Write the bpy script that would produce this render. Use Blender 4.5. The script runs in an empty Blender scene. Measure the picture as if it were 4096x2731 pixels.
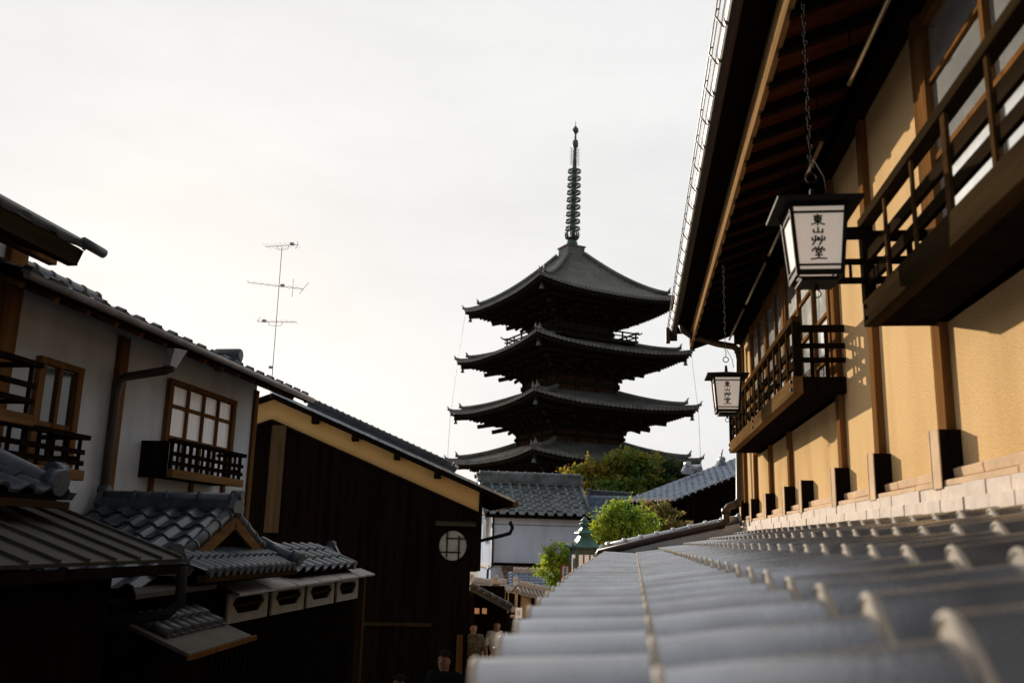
import bpy, bmesh, math, random
from mathutils import Vector, Matrix
random.seed(7)
SC = bpy.context.scene
COL = SC.collection
V = Vector
# ------------------------------------------------------------------ camera model (photo pixels 4096 x 2731 -> rays)
F, CX, CY = 3600.0, 2048.0, 1365.5
PITCH, YAW, ROLL = [math.radians(a) for a in (12.35, -7.9, 1.5)]
cf = V((math.sin(YAW)*math.cos(PITCH), math.cos(YAW)*math.cos(PITCH), math.sin(PITCH)))
r0 = V((math.cos(YAW), -math.sin(YAW), 0.0)); u0 = r0.cross(cf)
cr = r0*math.cos(ROLL) + u0*math.sin(ROLL); cu = u0*math.cos(ROLL) - r0*math.sin(ROLL)
def ray(u, v): return cf + cr*((u-CX)/F) - cu*((v-CY)/F)
def onY(u, v, y): d = ray(u, v); return d*(y/d.y)
def onX(u, v, x): d = ray(u, v); return d*(x/d.x)
def onV(u, v, O, ex):            # vertical plane through O along horizontal direction ex
    n = V((-ex[1], ex[0], 0)); d = ray(u, v); return d*(n.dot(V(O))/n.dot(d))
def gz(y):                        # height of the street below the camera
    y = max(-30.0, min(y, 75.0)); return -2.8 - 0.034*y
# ------------------------------------------------------------------ mesh builder
class MB:
    def __init__(s): s.v=[]; s.f=[]; s.m=[]; s.sm=[]
    def add(s, vs, fs, mi=0, smooth=False):
        b=len(s.v); s.v += [tuple(x) for x in vs]
        for f in fs: s.f.append(tuple(i+b for i in f)); s.m.append(mi); s.sm.append(smooth)
        return s
    def hexa(s, p, mi=0): return s.add(p, [(0,3,2,1),(4,5,6,7),(0,1,5,4),(1,2,6,5),(2,3,7,6),(3,0,4,7)], mi)
    def box(s, x0,x1,y0,y1,z0,z1, mi=0):
        return s.hexa([(x0,y0,z0),(x1,y0,z0),(x1,y1,z0),(x0,y1,z0),(x0,y0,z1),(x1,y0,z1),(x1,y1,z1),(x0,y1,z1)], mi)
    def fbox(s, fr, a0,a1,b0,b1,c0,c1, mi=0):
        P=fr.P; return s.hexa([P(a0,b0,c0),P(a1,b0,c0),P(a1,b1,c0),P(a0,b1,c0),P(a0,b0,c1),P(a1,b0,c1),P(a1,b1,c1),P(a0,b1,c1)], mi)
    def bar(s, p, q, w, h, up=(0,0,1), mi=0):
        p=V(p); q=V(q); d=(q-p).normalized(); up=V(up); sd=d.cross(up)
        if sd.length<1e-6: sd=d.cross(V((1,0,0)))
        sd.normalize(); uu=sd.cross(d); a=sd*(w/2); b=uu*(h/2)
        return s.hexa([p-a-b,p+a-b,q+a-b,q-a-b,p-a+b,p+a+b,q+a+b,q-a+b], mi)
    def tube(s, pts, r, n=8, closed=False, mi=0, smooth=True, cap=True):
        pts=[V(p) for p in pts]; N=len(pts); rs = r if isinstance(r,(list,tuple)) else [r]*N
        vs=[]; ref=None
        for i,p in enumerate(pts):
            a=pts[i-1] if (i>0 or closed) else p; b=pts[(i+1)%N] if (i<N-1 or closed) else p
            d=(b-a).normalized()
            if ref is None:
                ref=d.cross(V((0,0,1)));
                if ref.length<1e-3: ref=d.cross(V((1,0,0)))
            x=(ref-d*ref.dot(d)).normalized(); ref=x; y=d.cross(x)
            for k in range(n):
                t=2*math.pi*k/n; vs.append(p+(x*math.cos(t)+y*math.sin(t))*rs[i])
        fs=[]
        for i in range(N if closed else N-1):
            j=(i+1)%N
            for k in range(n): k2=(k+1)%n; fs.append((i*n+k,i*n+k2,j*n+k2,j*n+k))
        s.add(vs,fs,mi,smooth)
        if cap and not closed:
            b=len(s.v)-N*n
            s.f.append(tuple(b+k for k in range(n))[::-1]); s.m.append(mi); s.sm.append(False)
            s.f.append(tuple(b+(N-1)*n+k for k in range(n))); s.m.append(mi); s.sm.append(False)
        return s
    def prism(s, poly, ext, mi=0):
        n=len(poly); e=V(ext); vs=[V(p) for p in poly]+[V(p)+e for p in poly]
        return s.add(vs,[tuple(range(n))[::-1],tuple(range(n,2*n))]+[(i,(i+1)%n,(i+1)%n+n,i+n) for i in range(n)],mi)
    def lathe(s, prof, c, n=16, mi=0, smooth=True, rot=0.0):
        c=V(c); vs=[]; N=len(prof)
        for (r,z) in prof:
            for k in range(n):
                t=2*math.pi*k/n+rot; vs.append(c+V((r*math.cos(t),r*math.sin(t),z)))
        fs=[]
        for i in range(N-1):
            for k in range(n): k2=(k+1)%n; fs.append((i*n+k,i*n+k2,(i+1)*n+k2,(i+1)*n+k))
        fs.append(tuple(range(n))[::-1]); fs.append(tuple((N-1)*n+k for k in range(n)))
        return s.add(vs,fs,mi,smooth)
    def build(s, name, mats, parent=None, off=None, bevel=0, normals=True):
        me=bpy.data.meshes.new(name)
        if off is None: off = OFF.get(parent.name, V((0,0,0))) if parent else V((0,0,0))
        me.from_pydata([V(p)-off for p in s.v],[],s.f)
        if not isinstance(mats,(list,tuple)): mats=[mats]
        for m in mats: me.materials.append(m)
        me.polygons.foreach_set('material_index',s.m); me.polygons.foreach_set('use_smooth',s.sm)
        if normals:
            bm=bmesh.new(); bm.from_mesh(me); bmesh.ops.recalc_face_normals(bm,faces=bm.faces); bm.to_mesh(me); bm.free()
        me.update()
        o=bpy.data.objects.new(name,me); COL.objects.link(o)
        OFF[o.name]=V(off)
        if parent: o.parent=parent
        else: o.location=off
        if bevel:
            b=o.modifiers.new('bevel','BEVEL'); b.width=bevel; b.segments=2; b.limit_method='ANGLE'; b.harden_normals=False
        return o
OFF={}
class Frame:
    def __init__(s,O,ang=0.0):
        s.O=V(O); a=math.radians(ang); s.ex=V((math.cos(a),math.sin(a),0)); s.ey=V((-math.sin(a),math.cos(a),0)); s.ez=V((0,0,1))
    def P(s,a,b,c): return s.O+s.ex*a+s.ey*b+s.ez*c
    def L(s,p): q=V(p)-s.O; return V((q.dot(s.ex),q.dot(s.ey),q.z))
def tag(o,label,cat,group=None,kind=None):
    if label: o['label']=label
    if cat: o['category']=cat
    if group: o['group']=group
    if kind: o['kind']=kind
    return o
def thing(name,label,cat,loc=(0,0,0),group=None):
    o=bpy.data.objects.new(name,None); COL.objects.link(o); o.location=V(loc); o.empty_display_size=.2
    OFF[o.name]=V(loc); return tag(o,label,cat,group)
def dup(root,loc,rz=None,label=None):
    r=root.copy(); COL.objects.link(r); r.location=V(loc)
    if rz is not None: r.rotation_euler=(0,0,rz)
    if label: r['label']=label
    for ch in root.children:
        c=ch.copy(); COL.objects.link(c); c.parent=r
        for g in ch.children:
            d=g.copy(); COL.objects.link(d); d.parent=c
    return r
# ------------------------------------------------------------------ materials
def mat(name,col,rough=.7,var=.25,scale=6.0,col2=None,bump=0.0,bscale=60.0,stretch=(1,1,1),metal=0.0,spec=None,detail=5.0,grain=None,emit=None,ior=None,streak=0):
    m=bpy.data.materials.new(name); m.use_nodes=True; nt=m.node_tree; N=nt.nodes; L=nt.links
    b=N['Principled BSDF']; b.inputs['Roughness'].default_value=rough; b.inputs['Metallic'].default_value=metal
    b.inputs['Specular IOR Level'].default_value=.3 if spec is None else spec
    if ior: b.inputs['IOR'].default_value=ior
    tc=N.new('ShaderNodeTexCoord'); mp=N.new('ShaderNodeMapping'); mp.inputs['Scale'].default_value=stretch
    L.new(tc.outputs['Object'],mp.inputs['Vector'])
    nz=N.new('ShaderNodeTexNoise'); nz.inputs['Scale'].default_value=scale; nz.inputs['Detail'].default_value=detail; nz.inputs['Roughness'].default_value=.62
    L.new(mp.outputs['Vector'],nz.inputs['Vector'])
    rp=N.new('ShaderNodeValToRGB'); rp.color_ramp.elements[0].position=.3; rp.color_ramp.elements[1].position=.7
    c=V(col); c2=V(col2) if col2 else c*(1-var)
    rp.color_ramp.elements[0].color=(*c2,1); rp.color_ramp.elements[1].color=(*(c if col2 else c*(1+var*.6)),1)
    L.new(nz.outputs['Fac'],rp.inputs['Fac']); out=rp.outputs['Color']
    if grain:                      # fine sandy speckle in the material itself
        g=N.new('ShaderNodeTexNoise'); g.inputs['Scale'].default_value=grain[0]; g.inputs['Detail'].default_value=3
        L.new(tc.outputs['Object'],g.inputs['Vector'])
        gr=N.new('ShaderNodeValToRGB'); gr.color_ramp.elements[0].position=.35; gr.color_ramp.elements[1].position=.65
        lo=1-grain[1]; gr.color_ramp.elements[0].color=(lo,lo,lo,1); gr.color_ramp.elements[1].color=(1,1,1,1)
        L.new(g.outputs['Fac'],gr.inputs['Fac'])
        mx=N.new('ShaderNodeMix'); mx.data_type='RGBA'; mx.blend_type='MULTIPLY'; mx.inputs['Factor'].default_value=1
        L.new(out,mx.inputs[6]); L.new(gr.outputs['Color'],mx.inputs[7]); out=mx.outputs[2]
    if streak:                     # rain streaks and patchy soiling that belong to the surface
        m3=N.new('ShaderNodeMapping'); m3.inputs['Scale'].default_value=(1.7,1.7,.55); L.new(tc.outputs['Object'],m3.inputs['Vector'])
        g=N.new('ShaderNodeTexNoise'); g.inputs['Scale'].default_value=1.6; g.inputs['Detail'].default_value=6; L.new(m3.outputs['Vector'],g.inputs['Vector'])
        gr=N.new('ShaderNodeValToRGB'); gr.color_ramp.elements[0].position=.36; gr.color_ramp.elements[1].position=.56
        lo=1-streak; gr.color_ramp.elements[0].color=(lo,lo*.97,lo*.92,1); gr.color_ramp.elements[1].color=(1,1,1,1); L.new(g.outputs['Fac'],gr.inputs['Fac'])
        mx=N.new('ShaderNodeMix'); mx.data_type='RGBA'; mx.blend_type='MULTIPLY'; mx.inputs['Factor'].default_value=1
        L.new(out,mx.inputs[6]); L.new(gr.outputs['Color'],mx.inputs[7]); out=mx.outputs[2]
    L.new(out,b.inputs['Base Color'])
    if bump:
        n2=N.new('ShaderNodeTexNoise'); n2.inputs['Scale'].default_value=bscale; n2.inputs['Detail'].default_value=4
        L.new(mp.outputs['Vector'],n2.inputs['Vector'])
        bp=N.new('ShaderNodeBump'); bp.inputs['Strength'].default_value=bump; bp.inputs['Distance'].default_value=.02
        L.new(n2.outputs['Fac'],bp.inputs['Height']); L.new(bp.outputs['Normal'],b.inputs['Normal'])
    mr=N.new('ShaderNodeMapRange'); mr.inputs['To Min'].default_value=max(.02,rough-.1); mr.inputs['To Max'].default_value=min(1,rough+.12)
    L.new(nz.outputs['Fac'],mr.inputs['Value']); L.new(mr.outputs['Result'],b.inputs['Roughness'])
    if emit: b.inputs['Emission Color'].default_value=(*emit[0],1); b.inputs['Emission Strength'].default_value=emit[1]
    return m
def wood(name,col,rough=.6,var=.45,along='z',s=14):
    st={'z':(1,1,.06),'x':(.06,1,1),'y':(1,.06,1)}[along]
    return mat(name,col,max(rough,.75),var,s,stretch=st,bump=.25,bscale=40,spec=.0)
def leafmat(name,a,b,scale):
    m=bpy.data.materials.new(name); m.use_nodes=True; nt=m.node_tree; N=nt.nodes; L=nt.links; bs=N['Principled BSDF']
    tc=N.new('ShaderNodeTexCoord'); nz=N.new('ShaderNodeTexNoise'); nz.inputs['Scale'].default_value=scale; nz.inputs['Detail'].default_value=6; nz.inputs['Roughness'].default_value=.75
    L.new(tc.outputs['Object'],nz.inputs['Vector']); rp=N.new('ShaderNodeValToRGB')
    rp.color_ramp.elements[0].position=.44; rp.color_ramp.elements[1].position=.70
    rp.color_ramp.elements[0].color=(*a,1); rp.color_ramp.elements[1].color=(*b,1)
    L.new(nz.outputs['Fac'],rp.inputs['Fac']); L.new(rp.outputs['Color'],bs.inputs['Base Color']); bs.inputs['Roughness'].default_value=.55
    tr=N.new('ShaderNodeBsdfTranslucent'); L.new(rp.outputs['Color'],tr.inputs['Color']); ms=N.new('ShaderNodeMixShader'); ms.inputs['Fac'].default_value=.55
    L.new(bs.outputs['BSDF'],ms.inputs[1]); L.new(tr.outputs['BSDF'],ms.inputs[2]); L.new(ms.outputs['Shader'],N['Material Output'].inputs['Surface'])
    return m
M={}
M['ochre']=mat('ochre_plaster',(.82,.545,.275),.95,.12,.9,grain=(130,.30),bump=.3,bscale=150,spec=.0,streak=.13)
M['ochre_far']=mat('yellow_plaster',(.63,.385,.15),.95,.12,1.2,bump=.1,bscale=80,spec=.05)
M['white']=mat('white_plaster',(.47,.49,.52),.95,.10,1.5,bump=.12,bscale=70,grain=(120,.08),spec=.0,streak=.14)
M['white_far']=mat('white_lime_wall',(.66,.735,.88),.95,.08,.8,spec=.0,streak=.12)  # blue cast of the skylight is put into this white
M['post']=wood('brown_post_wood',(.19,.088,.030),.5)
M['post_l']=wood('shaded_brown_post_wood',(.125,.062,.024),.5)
M['dark']=wood('dark_stained_wood',(.010,.007,.005),.55)
M['darky']=wood('dark_beam_wood',(.022,.014,.008),.55,along='y')
M['rail']=wood('brown_rail_wood',(.065,.034,.014),.6,.5,along='y',s=9)
M['beam']=wood('weathered_beam_wood',(.15,.085,.036),.6,.5,along='y',s=9)
M['beam_k']=wood('dark_shaded_beam_wood',(.035,.022,.011),.6,.5,along='y',s=9)  # darker copy of the beam wood; paints shade onto the second balcony
M['black']=mat('black_charred_boards',(.0115,.0066,.0042),.8,.5,9,col2=(.003,.0023,.0018),stretch=(1,1,.05),bump=.3,bscale=40,spec=.0)
M['soffit']=wood('reddish_soffit_board',(.05,.0165,.0065),.7,.45,along='x')
M['fascia']=wood('tan_fascia_board',(.30,.175,.08),.6,.5,along='y',s=10)
M['tile']=mat('smoked_grey_roof_tile',(.375,.388,.425),.26,.30,5.0,bump=.035,bscale=110,spec=.5,metal=.72,streak=.10)
M['tile_d']=mat('dark_grey_roof_tile',(.055,.06,.066),.42,.5,5.0,bump=.1,bscale=60)
M['tile_b']=mat('blue_grey_roof_tile',(.05,.06,.072),.26,.5,4)
M['tile_e']=mat('bluish_roof_tile',(.17,.21,.28),.4,.3,5)
M['tile_v']=mat('mottled_green_grey_roof_tile',(.16,.185,.20),.4,.5,2.2,col2=(.06,.066,.06),detail=2)
M['tile_p']=mat('old_dark_temple_tile',(.15,.145,.125),.5,.45,1.0,spec=.25)
M['tile_lip']=mat('tile_front_lip',(.46,.40,.34),.75,.25,8,spec=.1)
M['noshi']=mat('pale_flat_ridge_tile',(.58,.48,.41),.75,.25,9,bump=.1,spec=.1)
M['mortar']=mat('peach_mortar_ledge',(.60,.42,.27),.9,.22,5,bump=.15,bscale=70,spec=.05)
M['copper']=mat('brown_copper_gutter',(.055,.038,.030),.5,.3,8,metal=.3)
M['copper_l']=mat('pale_copper_lip',(.30,.22,.20),.45,.2,8,metal=.3)
M['metal_d']=mat('dark_iron',(.012,.011,.010),.7,.3,20,spec=.08)
M['metal_g']=mat('grey_sheet_metal_roof',(.042,.039,.032),.65,.35,4,metal=.1,spec=.15)
M['metal_w']=mat('weathered_visor_metal',(.20,.175,.16),.55,.45,5,metal=.2)
M['glass']=mat('window_glass',(.022,.026,.022),.06,.3,2,spec=.4)
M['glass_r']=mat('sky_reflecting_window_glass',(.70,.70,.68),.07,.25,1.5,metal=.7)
M['curtain']=mat('pale_curtained_pane',(.80,.78,.76),.25,.12,5,stretch=(1,9,.3),ior=1.6)
M['paper']=mat('lantern_paper',(.70,.62,.56),.8,.08,5,emit=((1.0,.82,.68),.22))
M['ink']=mat('black_ink',(.012,.010,.009),.7,.2,20)
M['pw']=wood('temple_timber',(.026,.0195,.012),.7,.5)
M['pwr']=wood('temple_red_brown_panel',(.055,.026,.014),.7,.5)
M['bronze']=mat('green_bronze_finial',(.085,.115,.10),.5,.4,3,metal=.2)
M['verdigris']=mat('verdigris_copper',(.06,.15,.13),.5,.3,6,metal=.15)
M['verd_d']=mat('grey_green_painted_wood',(.10,.13,.115),.6,.3,8)
M['stone']=mat('beige_stone_block',(.36,.29,.21),.85,.3,5,bump=.3,bscale=25)
M['bark']=mat('tree_bark',(.07,.05,.035),.9,.4,8,bump=.5,bscale=25)
M['bamboo']=mat('tan_pole',(.16,.11,.05),.6,.3,8,spec=.1)
M['steel']=mat('glare_pale_antenna_steel',(.55,.45,.46),.5,.2,8,metal=.1)  # pale pink puts the sun glare into the antenna colour
M['lf_maple']=leafmat('maple_leaves',(.085,.17,.022),(.50,.29,.03),.22)
M['lf_dark']=leafmat('dark_evergreen_leaves',(.025,.055,.016),(.10,.15,.03),1.0)
M['lf_green']=leafmat('bright_green_leaves',(.13,.25,.022),(.62,.62,.05),1.5)
M['lf_brown']=leafmat('brownish_pine_needles',(.15,.14,.035),(.52,.31,.08),1.6)
M['lf_orange']=leafmat('orange_maple_leaves',(.16,.17,.02),(.66,.34,.03),.5)
# ------------------------------------------------------------------ pantile field
def roll(t,amp):
    return amp*math.sin(math.pi*t/.44) if t<.44 else -.30*amp*math.sin(math.pi*(t-.44)/.56)
def tiles(mb,surf,a0,a1,s0,s1,colw,rowl,amp,thick,nper=9,mi=0,lip=1,lipdrop=None,flip=False,jit=.0,prof=None,drop0=None,nose=0):
    """surf(a,s) -> (point, normal); a runs along the eave, s up the slope. One S-tile per column and row."""
    roll=prof or globals()['roll']
    rows=max(1,round((s1-s0)/rowl)); rl=(s1-s0)/rows; cols=max(1,round((a1-a0)/colw)); cw=(a1-a0)/cols
    na=cols*nper
    for r in range(rows):
        lo=s0+r*rl; hi=lo+rl*1.12; vs=[]; nrow=2
        h=[]
        for c in range(cols): h.append(random.uniform(-jit,jit))
        for k,(s,base) in enumerate(((lo,thick),(hi if r<rows-1 else s1,.0))):
            for i in range(na+1):
                t=(i%nper)/nper; t=1-t if flip else t
                p,n=surf(a0+(a1-a0)*i/na,s); vs.append(p+n*(base+roll(t,amp)+h[min(i//nper,cols-1)]))
        mb.add(vs,[(i,i+1,na+2+i,na+1+i) for i in range(na)],mi,True)
        vs=[]; dr=thick if lipdrop is None else lipdrop
        if r==0 and drop0: dr=drop0
        if nose:                  # rounded nose along the lower edge
            for (ds,dz) in ((.9*nose,0),(.35*nose,.28*nose),(-.15*nose,.12*nose),(-.35*nose,-.35*nose)):
                for i in range(na+1):
                    t=(i%nper)/nper; p,n=surf(a0+(a1-a0)*i/na,max(lo,0)+0*ds); q,_=surf(a0+(a1-a0)*i/na,lo+.05); sdir=(q-p).normalized()
                    vs.append(p+sdir*ds+n*(thick+roll(t,amp)+h[min(i//nper,cols-1)]+dz))
            w_=na+1; mb.add(vs,[(k*w_+i,k*w_+i+1,(k+1)*w_+i+1,(k+1)*w_+i) for k in range(3) for i in range(na)],lip,True); vs=[]
        for i in range(na+1):
            t=(i%nper)/nper; t=1-t if flip else t
            p,n=surf(a0+(a1-a0)*i/na,lo); q=n*(thick+roll(t,amp)+h[min(i//nper,cols-1)])
            vs.append(p+q); 
        for i in range(na+1):
            t=(i%nper)/nper; t=1-t if flip else t
            p,n=surf(a0+(a1-a0)*i/na,lo+.004); q=n*(thick+roll(t,amp)+h[min(i//nper,cols-1)]-dr); vs.append(p+q)
        mb.add(vs,[(i,i+1,na+2+i,na+1+i) for i in range(na)],lip,False)
def round_roll(t,amp):
    d=abs(t-.22)/.2
    return amp*math.sqrt(1-d*d) if d<1 else -.08*amp
def plane_surf(O,ea,es):
    O=V(O); ea=V(ea).normalized(); es=V(es).normalized(); n=ea.cross(es).normalized()
    if n.z<0: n=-n
    return lambda a,s:(O+ea*a+es*s,n)
def ridge(mb,p,q,r=.07,h=.12,w=.16,seg=.3,mi=0,knob=True):
    """roof ridge: stacked flat course with a half-round cap of short tiles on top"""
    p=V(p); q=V(q); L=(q-p).length; d=(q-p)/L; n=max(1,round(L/seg))
    up=V((0,0,1)); mb.bar(p+up*h/2,q+up*h/2,w,h,mi=mi); mb.bar(p+up*(h*.35),q+up*(h*.35),w*1.18,h*.16,mi=mi)
    mb.tube([p+up*(h+r*.15),q+up*(h+r*.15)],r,10,mi=mi)
    for i in range(n+1):
        c=p+d*(L*i/n)+up*(h+r*.15); mb.tube([c-d*.02,c+d*.02],r*1.17,10,mi=mi)
def onigawara(mb,p,d,s=.2,mi=0):
    p=V(p); d=V(d).normalized(); sd=d.cross(V((0,0,1))).normalized(); u=V((0,0,1))
    pts=[(-.6,0),(-.75,.25),(-.5,.6),(-.3,.95),(0,1.15),(.3,.95),(.5,.6),(.75,.25),(.6,0)]
    mb.prism([p+sd*(x*s)+u*(y*s) for x,y in pts],d*(s*.35),mi)
    mb.tube([p+u*s*1.0-d*.02,p+u*s*1.0+d*s*.5],s*.28,10,mi=mi)
# ------------------------------------------------------------------ world, sun, camera, view
SUN_AZ, SUN_EL = -28.5, 14.2           # azimuth from +Y towards +X
w=bpy.data.worlds.new("World"); SC.world=w; w.use_nodes=True; nt=w.node_tree; N=nt.nodes; L=nt.links
sky=N.new('ShaderNodeTexSky'); sky.sky_type='NISHITA'; sky.sun_disc=False; sky.sun_elevation=math.radians(SUN_EL); sky.sun_rotation=math.radians(SUN_AZ)
sky.air_density=1.0; sky.dust_density=3.0; sky.ozone_density=.6
tc=N.new('ShaderNodeTexCoord'); mp=N.new('ShaderNodeMapping'); mp.inputs['Scale'].default_value=(1.2,1.2,3.6); L.new(tc.outputs['Generated'],mp.inputs['Vector'])
cl=N.new('ShaderNodeTexNoise'); cl.inputs['Scale'].default_value=1.7; cl.inputs['Detail'].default_value=7; cl.inputs['Roughness'].default_value=.6; L.new(mp.outputs['Vector'],cl.inputs['Vector'])
cr_=N.new('ShaderNodeValToRGB'); cr_.color_ramp.elements[0].position=.36; cr_.color_ramp.elements[1].position=.66
cr_.color_ramp.elements[0].color=(7.5,7.49,7.48,1); cr_.color_ramp.elements[1].color=(8.4,8.38,8.34,1); L.new(cl.outputs['Fac'],cr_.inputs['Fac'])
# thin bright overcast veil over the clear sky, thinner (bluer) on the side away from the sun
mx=N.new('ShaderNodeMix'); mx.data_type='RGBA'
dt=N.new('ShaderNodeVectorMath'); dt.operation='DOT_PRODUCT'; dt.inputs[1].default_value=(math.sin(math.radians(SUN_AZ)),math.cos(math.radians(SUN_AZ)),0); L.new(tc.outputs['Generated'],dt.inputs[0])
mr=N.new('ShaderNodeMapRange'); mr.inputs['From Min'].default_value=-.55; mr.inputs['From Max'].default_value=.35; mr.inputs['To Min'].default_value=.22; mr.inputs['To Max'].default_value=.97; L.new(dt.outputs['Value'],mr.inputs['Value']); L.new(mr.outputs['Result'],mx.inputs['Factor'])
L.new(sky.outputs['Color'],mx.inputs[6]); L.new(cr_.outputs['Color'],mx.inputs[7])
bg=N['Background']; bg.inputs['Strength'].default_value=.09; L.new(mx.outputs[2],bg.inputs['Color'])
sd=bpy.data.lights.new('sun','SUN'); sd.energy=5.0; sd.angle=math.radians(.6); sd.color=(1.0,.885,.71)
so=bpy.data.objects.new('sun',sd); COL.objects.link(so)
az,el=math.radians(SUN_AZ),math.radians(SUN_EL)
sdir=V((math.sin(az)*math.cos(el),math.cos(az)*math.cos(el),math.sin(el)))
so.rotation_euler=sdir.to_track_quat('Z','Y').to_euler(); so.location=sdir*40
cam=bpy.data.cameras.new('camera'); co=bpy.data.objects.new('camera',cam); COL.objects.link(co); SC.camera=co
cam.sensor_width=36; cam.lens=F/4096*36; cam.clip_start=.05; cam.clip_end=6000
co.matrix_world=Matrix(((cr.x,cu.x,-cf.x,0),(cr.y,cu.y,-cf.y,0),(cr.z,cu.z,-cf.z,0),(0,0,0,1)))
cam.dof.use_dof=True; cam.dof.focus_distance=9.0; cam.dof.aperture_fstop=2.8; cam.dof.aperture_blades=7
SC.view_settings.view_transform='Standard'; SC.view_settings.look='None'; SC.view_settings.exposure=0.30; SC.view_settings.gamma=1
# ------------------------------------------------------------------ ground and street
m=MB(); ys=[-3000,-30,0,20,40,60,75,110,3000]; xs=[-3000,-60,-6,-3,0,3,60,3000]
for y in ys:
    for x in xs: m.v.append((x,y,gz(y)-.02))
for i in range(len(ys)-1):
    for j in range(len(xs)-1):
        k=i*len(xs)+j; m.f.append((k,k+1,k+1+len(xs),k+len(xs))); m.m.append(0); m.sm.append(False)
M['earth']=mat('grey_brown_earth',(.16,.14,.12),.95,.4,.4,bump=.2,bscale=6)
tag(m.build('ground',M['earth']),None,None,kind='structure')
def paving():
    m=mat('stone_slab_paving',(.34,.32,.30),.8,.3,1.5,bump=.2,bscale=30); nt=m.node_tree; N=nt.nodes; L=nt.links; b=N['Principled BSDF']
    br=N.new('ShaderNodeTexBrick'); br.inputs['Scale'].default_value=1.6; br.inputs['Mortar Size'].default_value=.012; br.inputs['Color1'].default_value=(1,1,1,1); br.inputs['Color2'].default_value=(.72,.7,.69,1); br.inputs['Mortar'].default_value=(.35,.34,.33,1)
    tc=[n for n in N if n.type=='TEX_COORD'][0]; L.new(tc.outputs['Object'],br.inputs['Vector'])
    src=b.inputs['Base Color'].links[0].from_socket; mx=N.new('ShaderNodeMix'); mx.data_type='RGBA'; mx.blend_type='MULTIPLY'; mx.inputs['Factor'].default_value=1
    L.new(src,mx.inputs[6]); L.new(br.outputs['Color'],mx.inputs[7]); L.new(mx.outputs[2],b.inputs['Base Color']); return m
M['paving']=paving()
m=MB()
st=[(-4,-3.9,.6),(0,-3.9,.6),(10,-3.7,.6),(17,-4.3,.7),(25,-6.6,.2),(40,-10,-1.5),(55,-15,-5)]
vs=[]; 
for (y,a,b) in st:
    for t in range(5): vs.append((a+(b-a)*t/4,y,gz(y)))
m.add(vs,[(i*5+j,i*5+j+1,i*5+j+6,i*5+j+5) for i in range(len(st)-1) for j in range(4)])
tag(m.build('street',M['paving']),None,None,kind='structure')
# ------------------------------------------------------------------ right-hand ochre house
R=thing('ochre_townhouse','ochre plastered timber town house with long tiled lower roof, lantern eaves and railed window balconies','house',(1.3,5.0,gz(5)))
WX=1.3
m=MB(); m.box(WX,6.5,-2.2,10.93,-3.3,2.75)
m.build('wall',M['ochre'],R)
m=MB(); m.box(.62,WX-.002,-2.2,10.7,-3.3,-.22); m.build('lower_wall',M['dark'],R)
for y,wd in ((3.92,.115),(4.96,.10),(5.83,.10),(7.75,.09),(8.85,.09),(9.95,.09),(10.86,.10)):
    m=MB(); m.box(WX-.036,WX+.02,y-wd/2,y+wd/2,.25,2.62); m.build('post',M['post'],R,bevel=.004)
for y in (3.86,4.88,5.80,6.95,7.72,8.80,9.9,10.83):
    m=MB(); wd=.10
    m.box(WX-.085,WX+.01,y-wd/2,y+wd/2,.24,.475); m.box(WX-.0905,WX-.0855,y-wd/2-.001,y+wd/2+.001,.24,.477,1); m.box(WX-.093,WX,y+wd/2+.001,y+wd/2+.012,.24,.479,1)  # pale outer sheets paint sunlight on the side of the dark foot
    m.build('post_foot',[M['dark'],M['mortar']],R)
# ledge and flat pale tiles at the foot of the wall
m=MB(); y=-2.0
while y<10.75:
    l=random.uniform(.20,.27); d=random.uniform(-.004,.004)
    m.box(1.185+d,1.29,y,y+l-.004,.135+d*.5,.192); m.box(1.215-d,1.29,y+.09,y+l+.086,.1935,.246+d*.4); y+=l
m.build('flat_ridge_tiles',M['noshi'],R,bevel=.003)
m=MB(); y=-2.0
while y<10.8:
    l=random.choice((.9,1.1,1.4)); dz=random.uniform(-.003,.003)
    m.prism([(1.222,y,.247),(1.222,y,.272+dz),(1.262,y,.279+dz),(1.299,y,.283+dz),(1.299,y,.247)],(0,l-.004,0))
    m.prism([(1.262,y+.4,.281),(1.258,y+.4,.318+dz),(1.299,y+.4,.332+dz),(1.299,y+.4,.281)],(0,l-.006,0)); y+=l
m.build('plaster_ledge',M['mortar'],R,bevel=.004)
# lower tiled roof (foreground)
RX=[-.20,.04,.276,.541,.809,1.09,1.36]; RZ=[-.244,-.208,-.154,-.098,-.040,.024,.093]
EX=[(-3,-.10),(0,-.140),(1.08,-.169),(1.71,-.194),(2.57,-.220),(4.3,-.265),(10.6,-.33)]
def eavex(y):
    for (a,b),(c,d) in zip(EX,EX[1:]):
        if y<=c: return b+(d-b)*(y-a)/(c-a)
    return EX[-1][1]
def lowroof(a,s):
    i=min(int(s),5); t=s-i; x0=RX[i] if i else eavex(a); z0=RZ[i] if i else RZ[0]+.006*a*.5
    x=x0+(RX[i+1]-x0)*t; z=z0+(RZ[i+1]-z0)*t; n=V((-(RZ[i+1]-z0),0,RX[i+1]-x0)).normalized()
    return V((x,a,z)),n
def roll(t,amp):
    d=(.86-t)%1.0                       # measured from the far side of the roll towards the viewer
    z=amp*math.sqrt(max(0,1-((d-.27)/.27)**2))**1.35 if d<.54 else 0.0
    if .27<d<.80: z=max(z,amp*.42*(1-(d-.27)/.53)**1.1)
    return z-(.14*amp*math.sin(math.pi*(d-.5)/.5)**2 if d>.5 else 0)
m=MB(); tiles(m,lowroof,-.93,10.47,0,6,.265,1,.084,.022,nper=26,mi=0,lip=1,jit=.002,drop0=.045,nose=.0075)
m.build('tiled_lower_roof',[M['tile'],M['tile_lip']],R,normals=False)
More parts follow.
